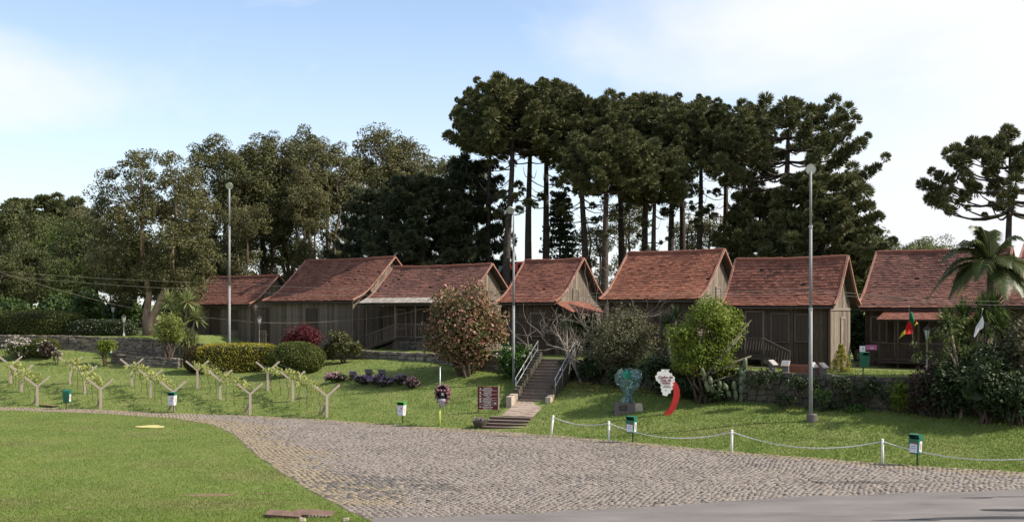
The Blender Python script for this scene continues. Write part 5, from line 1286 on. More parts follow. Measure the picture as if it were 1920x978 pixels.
# flower beds on the lawn
for i, (px, py, w, m, lab) in enumerate(((630, 717, 1.75, 'petal_pink', 'low mound of pink flowers, first of the row of beds on the lawn'), (682, 722, 1.5, 'petal_lilac', 'low lilac flowers beside the pale angled plaque'),
        (716, 725, 1.7, 'petal_lilac', 'widest lilac flower mound in the middle of the lawn beds'), (750, 722, 1.1, 'petal_lilac', 'lilac flower clump before the shaded gap in the beds'), (772, 728, 0.85, 'petal_pink', 'little pinkish lilac flower clump at the end of the beds'))):
    b = hit(px, py); shrub('flower_mound', lab, b, w, 0.62, M['l_dark'], 170 + i, nl=26, leaf=0.10, stem=0.0, depth=0.8, cr=0.16, flowers=(M[m], 150, 0.085), cat='flowers', group='flower mounds on the lawn')
def litter():
    rng = np.random.default_rng(181); P = []
    while len(P) < 1500:
        px, py = rng.uniform(1070, 1245), rng.normal(722, 9)
        if 700 < py < 742: P.append((px, py))
    hx = [hit(*p) for p in P[::6]]
    Pn = np.array([tuple(h) for h in hx]); Pn = np.repeat(Pn, 6, 0) + np.stack([rng.normal(0, 0.25, len(Pn) * 6), rng.normal(0, 0.3, len(Pn) * 6), np.zeros(len(Pn) * 6)], 1)
    u, s = us(Pn[:, 0], Pn[:, 1]); Pn[:, 2] = gz_us(u, s) + 0.10
    V, F = leaf_arrays(rng, Pn, np.full((len(Pn), 3), 0.02), 1, 0.11, up=1.5, shell=0.2, wid=0.6)
    link('fallen_leaves', np_mesh('fallen_leaves', V, F, M['litter']), kind='stuff')
litter()
# ------------------------------------------------------------------ vine trellis
def ypost_mesh():
    m = MB(); m.box((0, 0, 0.48), (0.13, 0.12, 1.36)); return m.mesh('upright', M['concrete'])
YU = ypost_mesh()
YA = MB().beam((0.045, 0, 1.12), (0.66, 0, 1.66), 0.10, 0.10).mesh('arm', M['concrete'])
YB = MB().beam((0.02, 0.10, 0.72), (-0.30, 0.80, -0.10), 0.09, 0.09).mesh('brace', M['concrete'])
YF = MB().beam((0.02, 0.08, 1.0), (-0.05, 0.62, -0.10), 0.10, 0.09).mesh('brace', M['concrete'])
ROWS = [[(69.7,760),(40.5,735),(20,717)], [(188.9,766),(159.7,737.6),(132,719)], [(325,772),(282.7,745.5),(247,723)], [(469,777),(412.9,748.4),(370,728)], [(612.8,782),(549,752.6),(502,731.7)]]
ROWN = ['vine row at the frame edge', 'vine row beside the green bin', 'middle vine row', 'vine row before the golden hedge', 'vine row closest to the flowers']
POSN = ['path end', 'middle', 'uphill end']
rng5 = random.Random(71); ORD = ['first', 'second', 'third', 'fourth', 'fifth', 'sixth']
vine_me = []
def vine_meshes():
    for k in range(5):
        r = np.random.default_rng(200 + k); st = MB(); h = 1.2
        st.tube([(0, 0, -0.1), (r.normal(0, .04), r.normal(0, .04), 0.45), (r.normal(0, .05), r.normal(0, .05), 0.9), (r.normal(0, .06), 0, h), (0.1, 0.35, h + 0.12)], [0.022, 0.018, 0.016, 0.013, 0.006], 5)
        st.tube([(0, 0, h - 0.1), (-0.12, -0.3, h + 0.10), (-0.2, -0.5, h + 0.15)], [0.012, 0.01, 0.005], 4)
        C = np.stack([r.normal(0, 0.26, 22), r.uniform(-0.6, 0.6, 22), h + 0.12 + np.abs(r.normal(0, 0.12, 22))], 1)
        V, F = leaf_arrays(r, C, np.full((22, 3), 0.13), 8, 0.135, shell=0.3, wid=0.75)
        vine_me.append((st.mesh('vine_stem', M['bark_brown']), np_mesh('vine_leaves', V, F, M['l_vine'])))
vine_meshes()
for r_, row in enumerate(ROWS):
    pts = [hit(*p) for p in row]
    d = pts[2] - pts[0]; az = math.atan2(d.y, d.x) - math.pi / 2
    for i, p in enumerate(pts):
        o = empty('vine_post', p, az * 0.55, f'Y shaped concrete post at the {POSN[i]} of the {ROWN[r_]}', 'post', 'Y posts of the vine rows')
        link('upright', YU, None, o)
        for s in (0, 1):
            a = link('arm', YA, None, o); a.rotation_euler = (0, 0, math.pi * s)
        if i == 0: link('brace', YB, None, o)
        if i == 2: link('brace', YF, None, o)
    up = Vector((0, 0, 1.55)); wm = MB(); a0 = Vector((math.cos(az * .55), math.sin(az * .55), 0))
    for off in (-0.5, 0.0, 0.5):
        h_ = 1.56 if off else 1.12
        for p, q in zip(pts[:-1], pts[1:]): wm.tube([p + a0 * off + Vector((0, 0, h_)) - pts[0], q + a0 * off + Vector((0, 0, h_)) - pts[0]], 0.005, 4)
    tag(wm.build('trellis_wire', M['steel'], loc=pts[0]), f'thin wires strung along the {ROWN[r_]}', 'wire', 'trellis wires')
    for g in range(2):
        for j in range(3):  # numbered from the path uphill
            t = (j + 0.55 + rng5.uniform(-0.12, 0.12)) / 3.2; p = pts[g].lerp(pts[g + 1], t); p = Vector((p.x + rng5.uniform(-.1, .1), p.y, gz(p.x, p.y)))
            st, lf = vine_me[rng5.randrange(5)]
            o = empty('grape_vine', p, az + rng5.choice((0, math.pi)) + rng5.uniform(-.2, .2), f'{ORD[g * 3 + j]} young grape vine uphill from the path in the {ROWN[r_]}', 'vine', f'grape vines of the {ROWN[r_]}')
            link('stem', st, None, o); link('leaves', lf, None, o); o.scale = (1, 1, rng5.uniform(0.9, 1.05))
# ------------------------------------------------------------------ litter bins
def bin_meshes():
    d = {}
    d['post'] = MB().tube([(0, 0.10, -0.15), (0, 0.10, 0.62)], 0.028, 8)
    w, dp = 0.36, 0.27; z0, z1 = 0.40, 0.86
    b = MB(); vs = []
    for (s, z) in ((0.80, z0), (0.86, z0 + 0.02), (1.0, z1), (1.06, z1 + 0.015), (1.06, z1 + 0.05)):
        for sx, sy in ((-1,-1),(-0.9,-1.06),(0.9,-1.06),(1,-1),(1,1),(-1,1)): vs.append((sx * w / 2 * s, sy * dp / 2 * s, z))
    fs = [tuple(reversed(range(6)))]
    for i in range(4):
        for k in range(6): fs.append((i*6 + k, i*6 + (k+1) % 6, (i+1)*6 + (k+1) % 6, (i+1)*6 + k))
    b.add(vs, fs); d['body'] = b
    # hood: side cheeks, rounded top and back, open towards the front
    prof = [(dp * .53, z1 + .05), (dp * .53, z1 + .13), (dp * .36, z1 + .205), (-dp * .05, z1 + .225), (-dp * .56, z1 + .20)]
    h = MB(); n = len(prof)
    for x in (-w * .53, w * .53):
        h.prism([(y, z) for y, z in prof] + [(-dp * .30, z1 + .05)], 0.02 if x < 0 else -0.02, lambda y, z, t, x=x: (x + t, y, z))
    for (y0, za), (y1, zb) in zip(prof[:-1], prof[1:]):
        h.add([(-w*.53, y0, za), (w*.53, y0, za), (w*.53, y1, zb), (-w*.53, y1, zb), (-w*.53, y0*.92, za-.015), (w*.53, y0*.92, za-.015), (w*.53, y1*.92, zb-.018), (-w*.53, y1*.92, zb-.018)],
              ((0,1,2,3),(7,6,5,4),(0,4,5,1),(2,6,7,3)))
    d['hood'] = h
    d['mouth'] = MB().box((0, 0.0, z1 + 0.055), (w * 0.98, dp * 0.96, 0.012))
    return d
BM = bin_meshes()
def litter_bin(label, loc, rz, body, hood, face=True, side=True, sc=1.0):
    o = empty('litter_bin', loc, rz, label, 'bin', 'litter bins'); o.scale = (sc,) * 3
    link('post', BM['post'].mesh('post', M['iron']), None, o); b = link('body', BM['body'].mesh('body', body), None, o)
    link('hood', BM['hood'].mesh('hood', hood), None, o); link('mouth', BM['mouth'].mesh('mouth', M['bin_dark']), None, o)
    if face:
        tl = Matrix.Rotation(R(-2.9), 3, 'X')
        s = MB().box((0, 0, 0), (0.27, 0.006, 0.38), tl).build('sticker', M['sticker'], o, loc=(0, -0.1405, 0.645))
        k = MB(); 
        for (x, z, w, h) in ((0.0, 0.03, 0.16, 0.018), (-0.01, -0.03, 0.20, 0.012), (0.0, -0.06, 0.18, 0.010), (-0.06, -0.15, 0.05, 0.025), (0.06, -0.155, 0.07, 0.02)): k.box((x, -0.0055 - z * 0.0 , z), (w, 0.004, h), tl)
        k.box((0, 0, 0), (0.001, 0.001, 0.001)); k.build('print', M['print_blue'], s)
        MB().box((0.07, -0.0055, 0.12), (0.09, 0.004, 0.05), tl).build('print', M['print_red'], s)
    if side:
        s = MB().box((0, 0, 0), (0.006, 0.14, 0.38), Matrix.Rotation(R(3.6), 3, 'Y')).build('sticker', M['sticker'], o, loc=(0.1735 * side, 0.01, 0.645)); s.rotation_euler = (0, 0, 0 if side > 0 else math.pi)
        MB().box((0.0055, 0.0, 0.02), (0.004, 0.05, 0.22), Matrix.Rotation(R(3.6), 3, 'Y')).build('print', M['print_red'], s)
    return o
G_, WP = M['binfront'], M['bin_pale']
litter_bin('green hooded litter bin in front of the last swag of rope', hit(1717, 873), R(-52), G_, G_, sc=1.06)
litter_bin('green hooded litter bin between rope posts, below the glass sculpture', hit(1184, 830), R(-37), G_, G_, sc=1.05)
litter_bin('white litter bin with a bright green lid standing alone by the cobbles', hit(753, 794), R(-25), WP, M['bin_lid'], sc=1.0)
litter_bin('white litter bin with a dark lid in front of a vine post', hit(323, 774), R(-14), WP, G_, sc=1.05)
litter_bin('green litter bin seen from behind beside the second vine row', hit(126, 768), R(172), G_, G_, face=True, side=-1, sc=1.05)
litter_bin('green litter bin poking above the golden hedge by the lamp pole', on(411, 72), R(30), G_, G_, face=False, sc=1.0)
litter_bin('green litter bin on the wall top before the dark house corner', Vector((PT(1621,660,47.2).x, 47.2, gz(PT(1621,660,47.2).x, 47.2))), R(20), G_, G_, face=False, sc=0.98)
litter_bin('half hidden litter bin, its green top above the pale terrace wall', on(205, 72.7), R(-20), G_, G_, face=False, sc=0.9)
# ------------------------------------------------------------------ rope fence along the cobbles
RP = [hit(1033, 816), hit(1142, 829), hit(1372, 848), hit(1655, 869)]
RP.append(RP[3] + (RP[3] - RP[2]) * 1.05)
RL = ['leaning white rope post at the start of the rope, beside the steps', 'white rope post just before the green bin below the sculpture', 'white rope post in the middle of the roped lawn edge', 'white rope post beside the bin at the far end', 'white rope post beyond the frame edge']
tops = []
for i, p in enumerate(RP):
    p.z = gz(p.x, p.y); lean = 0.10 if i == 0 else rng5.uniform(-0.02, 0.02); hgt = 0.86
    o = empty('rope_post', p, 0, RL[i], 'post', 'white posts of the rope fence')
    MB().tube([(-lean * 0.1, 0, -0.15), (lean * 0.5, 0, hgt * 0.5), (lean, 0, hgt)], 0.048, 10).build('shaft', M['white'], o, smooth=True)
    MB().lathe([(0.05, 0), (0.056, 0.012), (0.045, 0.03), (0.01, 0.042)], 10, (lean, 0, hgt)).build('cap', M['white'], o)
    tops.append(p + Vector((lean, 0, hgt - 0.05)))
RN = ['short swag of white rope from the leaning post', 'swag of white rope passing behind the bin below the sculpture', 'long swag of white rope between the two middle posts', 'swag of white rope running out of frame behind the last bin']
for i, (p, q) in enumerate(zip(tops[:-1], tops[1:])):
    sag = (0.20, 0.42, 0.42, 0.42)[i]; L = (q - p).length
    pts = [p.lerp(q, t) - Vector((0, 0, 4 * sag * t * (1 - t))) - p for t in np.linspace(0, 1, 25)]
    m = MB(); n = 110; st = [[], []]
    for j in range(n + 1):
        t = j / n; k = min(int(t * 24), 23); c = pts[k].lerp(pts[k + 1], t * 24 - k); a = t * L * 38
        for s in (0, 1): st[s].append(c + Vector((0, math.cos(a + s * math.pi), math.sin(a + s * math.pi))) * 0.012)
    for s in (0, 1): m.tube(st[s], 0.015, 4, cap=False)
    tag(m.build('rope', M['rope'], loc=p), RN[i], 'rope', 'white ropes of the fence')
# ------------------------------------------------------------------ lamp poles and lanterns
def flood_pole(label, base, ztop, rb, side, tilt, dd=0.26, foot=None):
    o = empty('lamp_pole', base, 0, label, 'lamp pole', 'tall floodlight poles'); H = ztop - base.z
    p = MB().tube([(0, 0, -0.3), (0, 0, H * 0.45)], rb, 10).tube([(0, 0, H * 0.45 - 0.002), (0, 0, H * 0.78)], rb * 0.84, 10).tube([(0, 0, H * 0.78 - 0.002), (0, 0, H)], rb * 0.68, 10)
    p.build('pole', M['pole'], o, smooth=True)
    for z in (H * 0.45, H * 0.78): MB().lathe([(rb * 1.0, -0.05), (rb * 1.12, -0.05), (rb * 1.12, 0.05), (rb * 0.9, 0.06)], 10, (0, 0, z)).build('collar', M['steel'], o)
    c = Vector((side, -0.02, H + 0.10))
    m = Matrix.Rotation(R(-tilt), 3, 'X') @ Matrix.Rotation(R(0), 3, 'Z')
    l = MB().lathe([(0.03, 0.34), (0.07, 0.30), (0.09, 0.20), (dd * 0.75, 0.12), (dd, 0.0), (dd * 0.98, -0.02), (dd * 0.9, 0.02)], 16, c, m).build('lamp_head', M['steel'], o, smooth=False)
    MB().lathe([(0.005, 0.03), (dd * 0.6, 0.025), (dd * 0.89, 0.012), (dd * 0.89, 0.005)], 16, c, m).build('lamp_glass', M['reflector'], l)
    MB().beam((0, 0, H - 0.1), c + m @ Vector((0, 0, 0.25)), 0.05, 0.05).build('bracket', M['steel'], o)
    for z in (H * 0.36, H * 0.37): MB().box((0.0, 0, z), (rb * 4.4, 0.04, 0.05)).build('cable_clamp', M['iron'], o)
    if foot: MB().lathe([(foot, -0.2), (foot, 0.30), (foot * 0.9, 0.33)], 14, (0.05, 0, 0)).build('foot', M['granite'], o)
    return o
D = 69.2; b = on(430, D); PA = flood_pole('tall floodlight pole rising behind the golden hedge, lamp above the low red roof', b, PT(0, 352, D).z, 0.085, 0.0, 55)
b = hit(963, 720); PB = flood_pole('tall floodlight pole beside the round pinkish bush, lamp in front of the pine trunks', b, PT(0, 398, b.y).z, 0.068, -0.17, 50, 0.22)
b = hit(1520, 790); PC = flood_pole('tall floodlight pole on a squat concrete foot, in front of the dark house', b, PT(0, 322, b.y).z, 0.078, 0.0, 80, 0.235, foot=0.22)
def lantern(label, loc, ztop, sc=1.0):
    o = empty('lantern_post', loc, R(20), label, 'street lamp', 'garden lantern posts'); H = ztop - loc.z - 0.62 * sc
    MB().lathe([(0.09, -0.1), (0.09, 0.12), (0.05, 0.2), (0.035, 0.3), (0.03, H), (0.06, H + 0.02), (0.06, H + 0.05)], 10).build('pole', M['steel'], o, smooth=True)
    g = MB().lathe([(0.07 * sc, H + 0.05), (0.15 * sc, H + 0.40 * sc)], 6).build('lantern_pane', M['lampglass'], o)
    for k in range(6):
        a = k * math.pi / 3; MB().beam((0.072 * sc * math.cos(a), 0.072 * sc * math.sin(a), H + 0.05), (0.154 * sc * math.cos(a), 0.154 * sc * math.sin(a), H + 0.40 * sc), 0.018, 0.018).build('lantern_bar', M['iron'], g)
    MB().lathe([(0.19 * sc, H + 0.40 * sc), (0.12 * sc, H + 0.50 * sc), (0.03 * sc, H + 0.54 * sc), (0.03 * sc, H + 0.58 * sc), (0.01, H + 0.63 * sc)], 6).build('lantern_cap', M['iron'], o)
    return o
def lan(px, D, top, label, sc=1.0, base=None):
    b = base or on(px, D); lantern(label, b, CAMZ - (top - HZ) / FP * D, sc)
lan(486, 70.5, 590, 'white lantern post between the golden hedge and the two grey houses'); lan(212, 78.2, 570, 'tallest of the lantern posts behind the flowering hedge', 1.0); lan(222, 80.5, 583, 'small distant lantern post partly hidden by the flowering hedge', 0.8)
lan(232, 75.0, 588, 'lantern post in front of the flowering hedge, on the pale terrace wall', 1.0); lan(1738, 47.0, 609, 'lantern post in front of the lattice porch, among the leaves', 1.0)
# ------------------------------------------------------------------ signs, phone hood, sculpture
def directory_sign():
    b = hit(897, 775); rng = random.Random(31); D = b.y; w, h = 38 / FP * D, 43 / FP * D; z0 = CAMZ - (767 - HZ) / FP * D - b.z
    o = empty('directory_sign', Vector((b.x + w / 2 - 0.02, D, b.z)), R(-14), 'maroon directory board with rows of white lettering beside the path', 'sign')
    MB().box((0, 0, z0 + h / 2), (w, 0.05, h), None).build('board', M['maroon'], o)
    MB().box((w / 2 + 0.03, 0, z0 + h / 2), (0.045, 0.06, h + 0.02)).build('post', M['palestone'], o)
    MB().box((-w / 2 - 0.02, 0.03, (z0 + h) / 2 - 0.1), (0.035, 0.05, z0 + h + 0.2)).build('post', M['iron'], o); MB().box((w / 2 + 0.03, 0.03, z0 / 2 - 0.15), (0.035, 0.05, z0 + 0.30)).build('post', M['iron'], o)
    rows = [(0.935, .40, 0), (0.865, .50, 0), (0.775, .44, 1), (0.705, .36, 1), (0.615, .38, 2), (0.55, .24, 2), (0.455, .40, 3), (0.355, .42, 4), (0.27, .36, 5), (0.175, .38, 6), (0.105, .54, 7), (0.035, .42, 7)]
    t = MB()
    for f, wd, g in rows:                           # the lettering is too small to read: strings of small strokes
        x = -wd * w / 2 - 0.03
        while x < wd * w / 2 - 0.03:
            l = rng.uniform(0.02, 0.035)
            if rng.random() > 0.12:
                t.box((x + l / 2, -0.028, z0 + h * f), (l * 0.7, 0.006, h * 0.036 * rng.uniform(0.8, 1.1)))
            x += l
    t.build('lettering', M['white'], o, kind='stuff')
    s = MB()
    for f in (0.825, 0.66, 0.50, 0.405, 0.31, 0.22): s.box((0, -0.027, z0 + h * f), (w * 0.92, 0.005, h * 0.011))
    s.build('line', M['white'], o)
    for x, f, a in ((-.39, .90, 90), (-.39, .735, -35), (-.39, .58, -35), (-.39, .455, 0), (-.39, .355, -45), (.37, .27, 0), (-.39, .115, 5)):
        m = Matrix.Rotation(R(-a), 3, 'Y'); k = MB(); k.prism([(-.05, -.025), (.02, -.03), (.055, 0), (.02, .03), (-.05, .025), (-.035, 0)], 0.006, lambda a_, b_, q: Vector((x * w, -0.031 + q, z0 + h * f)) + m @ Vector((a_, 0, b_)))
        k.build('pictogram', M['white'], o)
directory_sign()
def phone_hood():
    b = hit(824, 798); D = b.y; z = lambda py: (798 - py) / FP * D; rng = random.Random(41)
    o = empty('phone_hood', b, R(-12), 'public telephone under a purple grape-bunch hood on a lime green pole', 'telephone')
    MB().tube([(0, 0.0, -0.2), (0, 0.0, z(762))], 0.055, 10).build('pole', M['green_pole'], o, smooth=True)
    MB().tube([(-0.02, 0.16, z(770)), (-0.02, 0.16, z(688))], 0.035, 8).build('mast', M['steel'], o, smooth=True)
    cx = 0.17; c = Vector((cx, 0, z(742)))
    prof = [(0.02, z(763)), (0.13, z(759)), (0.25, z(752)), (0.34, z(744)), (0.385, z(736)), (0.36, z(729)), (0.27, z(724)), (0.05, z(722))]
    n = 20; m = MB()                                # shell open towards the front
    hood = []; k0 = len(m.v)
    for r, zz in prof:
        for k in range(n + 1):
            a = R(-90 + 48 + (360 - 96) * k / n); m.v.append((cx + r * math.cos(a), r * 0.9 * math.sin(a), zz))
    for i in range(len(prof) - 1):
        for k in range(n): m.f.append((k0 + i*(n+1) + k, k0 + i*(n+1) + k + 1, k0 + (i+1)*(n+1) + k + 1, k0 + (i+1)*(n+1) + k)); m.mi.append(0)
    sh = m.build('shell', M['grape'], o, smooth=True)
    gm = MB().lathe([(0.005, -0.085), (0.05, -0.07), (0.085, -0.02), (0.088, 0.02), (0.055, 0.07), (0.005, 0.088)], 10).mesh('grape', M['grape'], smooth=True)
    for i, (r, zz) in enumerate(prof[2:]):
        for k in range(9):
            a = R(-90 + 40 + 280 * (k + 0.5 * (i % 2)) / 8.5)
            g = link('grape', gm, None, sh, (cx + r * math.cos(a), r * 0.9 * math.sin(a), zz + rng.uniform(-.02, .02))); g.scale = (rng.uniform(0.55, 0.75),) * 3
    for k in range(5):                              # brow over the opening
        a = R(-90 - 52 + 104 * k / 4); g = link('grape', gm, None, sh, (cx + 0.35 * math.cos(a), 0.33 * math.sin(a), z(731))); g.scale = (0.8,) * 3
    MB().lathe([(0.015, z(765)), (0.10, z(760)), (0.22, z(751)), (0.25, z(747)), (0.02, z(746))], 16, (cx, -0.06, 0)).build('lower_bowl', M['lilac'], o, smooth=True)
    p = MB().box((cx + 0.02, -0.10, z(740)), (0.26, 0.12, 0.34)).build('telephone', M['iron'], o); MB().box((cx + 0.03, -0.165, z(738)), (0.12, 0.01, 0.12)).build('keypad', M['sticker'], p)
    MB().tube([(cx - 0.09, -0.19, z(745)), (cx - 0.10, -0.20, z(740)), (cx - 0.09, -0.19, z(735))], 0.025, 6).build('handset', M['bin_dark'], p)
    MB().tube([(cx + 0.05, 0, z(723)), (cx + 0.07, 0, z(717))], 0.022, 6).build('stalk', M['bark_brown'], o)
phone_hood()
M['glass'] = None
def glass_mat():
    m = bpy.data.materials.new('teal_glass'); m.use_nodes = True; bs = m.node_tree.nodes['Principled BSDF']
    bs.inputs['Base Color'].default_value = (0.70, 0.90, 0.88, 1); bs.inputs['Roughness'].default_value = 0.05; bs.inputs['Transmission Weight'].default_value = 0.93; bs.inputs['IOR'].default_value = 1.22
    M['glass'] = m
glass_mat()
def sculpture():
    b = hit(1177, 775); D = b.y + 0.3; b = on(1177, D); rng = random.Random(51); x = lambda px: (px - 1177) / FP * D; z = lambda py: CAMZ - (py - HZ) / FP * D - b.z
    o = empty('glass_sculpture', b, 0, 'sculpture of a grape bunch made of pale teal glass discs on a stone block', 'sculpture')
    s = MB().box((x(1170), 0, z(766)), (x(1188) - x(1150), 0.75, z(755) - z(778)), jit=0.02, rng=rng).build('plinth', M['granite'], o)
    MB().box((x(1196), 0.02, z(766.5)), (x(1204) - x(1188.5), 0.70, z(756) - z(778)), jit=0.035, rng=rng).build('plinth_stone', M['palestone'], o)
    pl = MB().box((x(1167), -0.385, z(763)), (0.36, 0.02, 0.24)).build('plaque', M['plaque'], o)
    for i in range(3): MB().box((x(1167), -0.397, z(760.5 + 2.5 * i)), (0.26, 0.006, 0.02)).build('inscription', M['granite'], pl)
    dm = MB().lathe([(0.02, -0.022), (0.15, -0.026), (0.185, -0.012), (0.185, 0.012), (0.15, 0.026), (0.02, 0.022)], 18).mesh('glass_disc', M['glass'], smooth=True)
    def disc(px, py, y, sc):
        g = link('glass_disc', dm, None, o, (x(px), y, z(py))); g.rotation_euler = (R(90 + rng.uniform(-38, 38)), rng.uniform(-0.5, 0.5), R(rng.uniform(-45, 45))); g.scale = (sc,) * 3
    for (xa, xb, py, n, dp) in ((1158, 1199, 698, 6, 0.25), (1154, 1200, 706, 7, 0.3), (1154, 1199, 714, 7, 0.3), (1160, 1195, 721, 5, 0.25), (1167, 1190, 728, 4, 0.2), (1172, 1186, 735, 3, 0.1), (1174, 1182, 741, 2, 0.05), (1171, 1183, 747, 3, 0.1), (1168, 1185, 752, 4, 0.12)):
        for i in range(n): disc(xa + (xb - xa) * (i + 0.5) / n + rng.uniform(-1.5, 1.5), py + rng.uniform(-2.5, 2.5), rng.uniform(-dp, dp), rng.uniform(0.85, 1.12))
    MB().tube([(x(1177), 0, z(756)), (x(1177), 0, z(706))], 0.035, 8).build('stem', M['steel'], o)
    lf = MB(); P = [(1165,698),(1172,694),(1174,690),(1178,696),(1186,698),(1184,704),(1180,712),(1172,708),(1167,706)]
    lf.prism([(x(a), z(c)) for a, c in P[::-1]], 0.04, lambda a, c, t: (a, -0.22 + t + 0.1 * math.sin(a * 9), c)); lf.build('leaf', M['glassgreen'], o)
sculpture()
def grape_sign():
    b = hit(1252, 779); D = b.y + 0.1; b = on(1252, D); x = lambda px: (px - 1252) / FP * D; z = lambda py: CAMZ - (py - HZ) / FP * D - b.z
    o = empty('grape_sign', b, 0, 'white grape-bunch shaped sign board carried on a curved red support', 'sign')
    out = [(1238,696),(1247,695.5),(1255,699),(1260,704),(1264,711),(1260,717),(1259.5,724),(1257,731),(1252,737),(1246.5,741),(1242,735),(1240.5,729),(1240,722),(1239,717),(1233,713.5),(1229.5,709),(1231.5,702)]
    cx = sum(p[0] for p in out) / len(out); cy = sum(p[1] for p in out) / len(out); poly = []
    n = len(out)
    for i in range(n):                               # scalloped outline, one lobe per grape
        p, q = Vector(out[i]), Vector(out[(i + 1) % n]); mid = (p + q) / 2; dr = (q - p); nr = Vector((dr.y, -dr.x)).normalized()
        for k in range(5):
            t = k / 5; poly.append(p.lerp(q, t) + nr * math.sin(math.pi * t) * dr.length * 0.36)
    poly = [(x(p.x), z(p.y)) for p in poly][::-1]
    MB().prism(poly, 0.05, lambda a, c, t: (a, -0.10 + t, c)).build('board', M['white'], o)
    st = MB().prism([(x(1239), z(693.5)), (x(1255), z(693.5)), (x(1255), z(692)), (x(1239), z(692))], 0.04, lambda a, c, t: (a, -0.09 + t, c)); st.box((x(1249), -0.07, z(695)), (0.05, 0.04, 0.10)); st.build('stalk', M['white'], o)
    arc = [(1262,714,4),(1266,722,6.5),(1268.5,731,7.5),(1268.5,741,7.8),(1266,752,7.6),(1261.5,763,7.2),(1255.5,772,7),(1248,781,7)]
    L_ = []; R_ = []
    for i, (px, py, hw) in enumerate(arc):
        p0 = Vector(arc[max(i - 1, 0)][:2]); p1 = Vector(arc[min(i + 1, len(arc) - 1)][:2]); d = (p1 - p0).normalized(); nr = Vector((-d.y, d.x)) * hw * 0.75
        L_.append((x(px + nr.x), z(py + nr.y))); R_.append((x(px - nr.x), z(py - nr.y)))
    m = MB()
    for t in (0.0, 0.16):
        for a in L_ + R_: m.v.append((a[0], -0.045 + t, a[1]))
    k = len(L_); T = 2 * k
    for i in range(k - 1):
        for f in ((i, i+1, k+i+1, k+i), (T+k+i, T+k+i+1, T+i+1, T+i), (i, T+i, T+i+1, i+1), (k+i+1, T+k+i+1, T+k+i, k+i)): m.f.append(f); m.mi.append(0)
    m.f.append((0, k, T + k, T)); m.mi.append(0); m.build('support', M['red'], o)
    def text(s, px, py, size):
        cu = bpy.data.curves.new('lettering', 'FONT'); cu.body = s; cu.size = size; cu.align_x = 'CENTER'; cu.align_y = 'CENTER'; cu.extrude = 0.004; cu.offset = 0.004; cu.materials.append(M['maroon_text'])
        t0 = bpy.data.objects.new('lettering', cu); me = bpy.data.meshes.new_from_object(t0); bpy.data.objects.remove(t0); t = link('lettering', me, None, o); t.location = (x(px), -0.106, z(py)); t.rotation_euler = (R(90), 0, 0)
    text('Cacho de', 1247.5, 706.3, 0.165); text('Uva de', 1248, 712.0, 0.165); text('Vidro', 1248.5, 717.3, 0.165)
    k = MB()
    for px, py, w in ((1250, 722.6, 12), (1250, 725.2, 16), (1248, 731, 2.2)): k.box((x(px), -0.103, z(py)), (w / FP * D, 0.005, 0.022 if w > 3 else 0.04))
    k.build('small_print', M['maroon_text'], o)
grape_sign()
def planter():
    b = hit(900, 801); o = empty('stone_planter', b, 0, 'squat round stone planter with pale flowers beside the bottom steps', 'planter'); rng = np.random.default_rng(61)
    MB().lathe([(0.20, -0.05), (0.26, 0.05), (0.34, 0.22), (0.36, 0.30), (0.31, 0.31), (0.28, 0.24)], 16).build('bowl', M['stone'], o)
    C = np.stack([rng.normal(0, 0.14, 30), rng.normal(0, 0.14, 30), 0.30 + rng.random(30) * 0.08], 1); V, F = leaf_arrays(rng, C, np.full((30, 3), 0.06), 7, 0.07)
    link('foliage', np_mesh('foliage', V, F, M['l_grey']), None, o); V, F = leaf_arrays(rng, C + np.array([0, 0, 0.06]), np.full((30, 3), 0.05), 3, 0.07, wid=0.9); link('blossom', np_mesh('blossom', V, F, M['petal_lilac']), None, o)
planter()
def slant_plaque(label, loc, rz, w, top, ped, group, ins='steel'):
    o = empty('slant_plaque', loc, rz, label, 'plaque', group)
    MB().box((0, 0.05, 0.12), (w * 0.7, 0.22, 0.52)).build('pedestal', ped, o)
    p = MB().box((0, 0, 0.45), (w, 0.36, 0.04), Matrix.Rotation(R(38), 3, 'X')).build('panel', top, o)
    MB().box((0, -0.016, 0.473), (w * 0.8, 0.26, 0.004), Matrix.Rotation(R(38), 3, 'X')).build('inscription', M[ins], p)
for px, py, rz, lab in ((1450, 698, 38, 'pale slanted plaque on the wall top, beside the porch stair of the dark house'), (1473, 698, -28, 'pale plaque with a lit edge, turned away from its neighbour on the wall top'), (1526, 702, 30, 'slanted plaque partly hidden by the tall lamp pole'), (1545, 703, 36, 'slanted plaque on the wall top beyond the tall lamp pole')):
    D = 48.2 - (px - 1450) * 0.012; p = on(px, D); slant_plaque(lab, p, R(rz), 0.36, M['palestone'], M['granite'], 'slanted plaques on the terrace')
for px, py, lab in ((660, 714, 'slanted dark plaque with a bright edge among the lilac flowers'), (690, 711, 'slanted dark plaque in the middle of the flower beds'), (715, 712, 'slanted dark plaque behind the widest lilac mound')):
    p = hit(px, py); slant_plaque(lab, p + Vector((0, 0.3, 0)), R(24), 0.46, M['granite'], M['stone'], 'slanted plaques in the flower beds', 'plaque')
p = on(1508, 48.4); o = empty('brick_box', p, R(-35), 'low reddish planter box against the dark house', 'planter')
for k, (sx, sy, w, d) in enumerate(((0, -0.4, 1.6, 0.08), (0, 0.4, 1.6, 0.08), (-0.84, 0, 0.08, 0.88), (0.84, 0, 0.08, 0.88))): MB().box((sx, sy, 0.12), (w, d, 0.5)).build('side_board', M['tile'], o)
MB().box((0, 0, 0.30), (1.58, 0.70, 0.05)).build('soil', M['soil'], o)
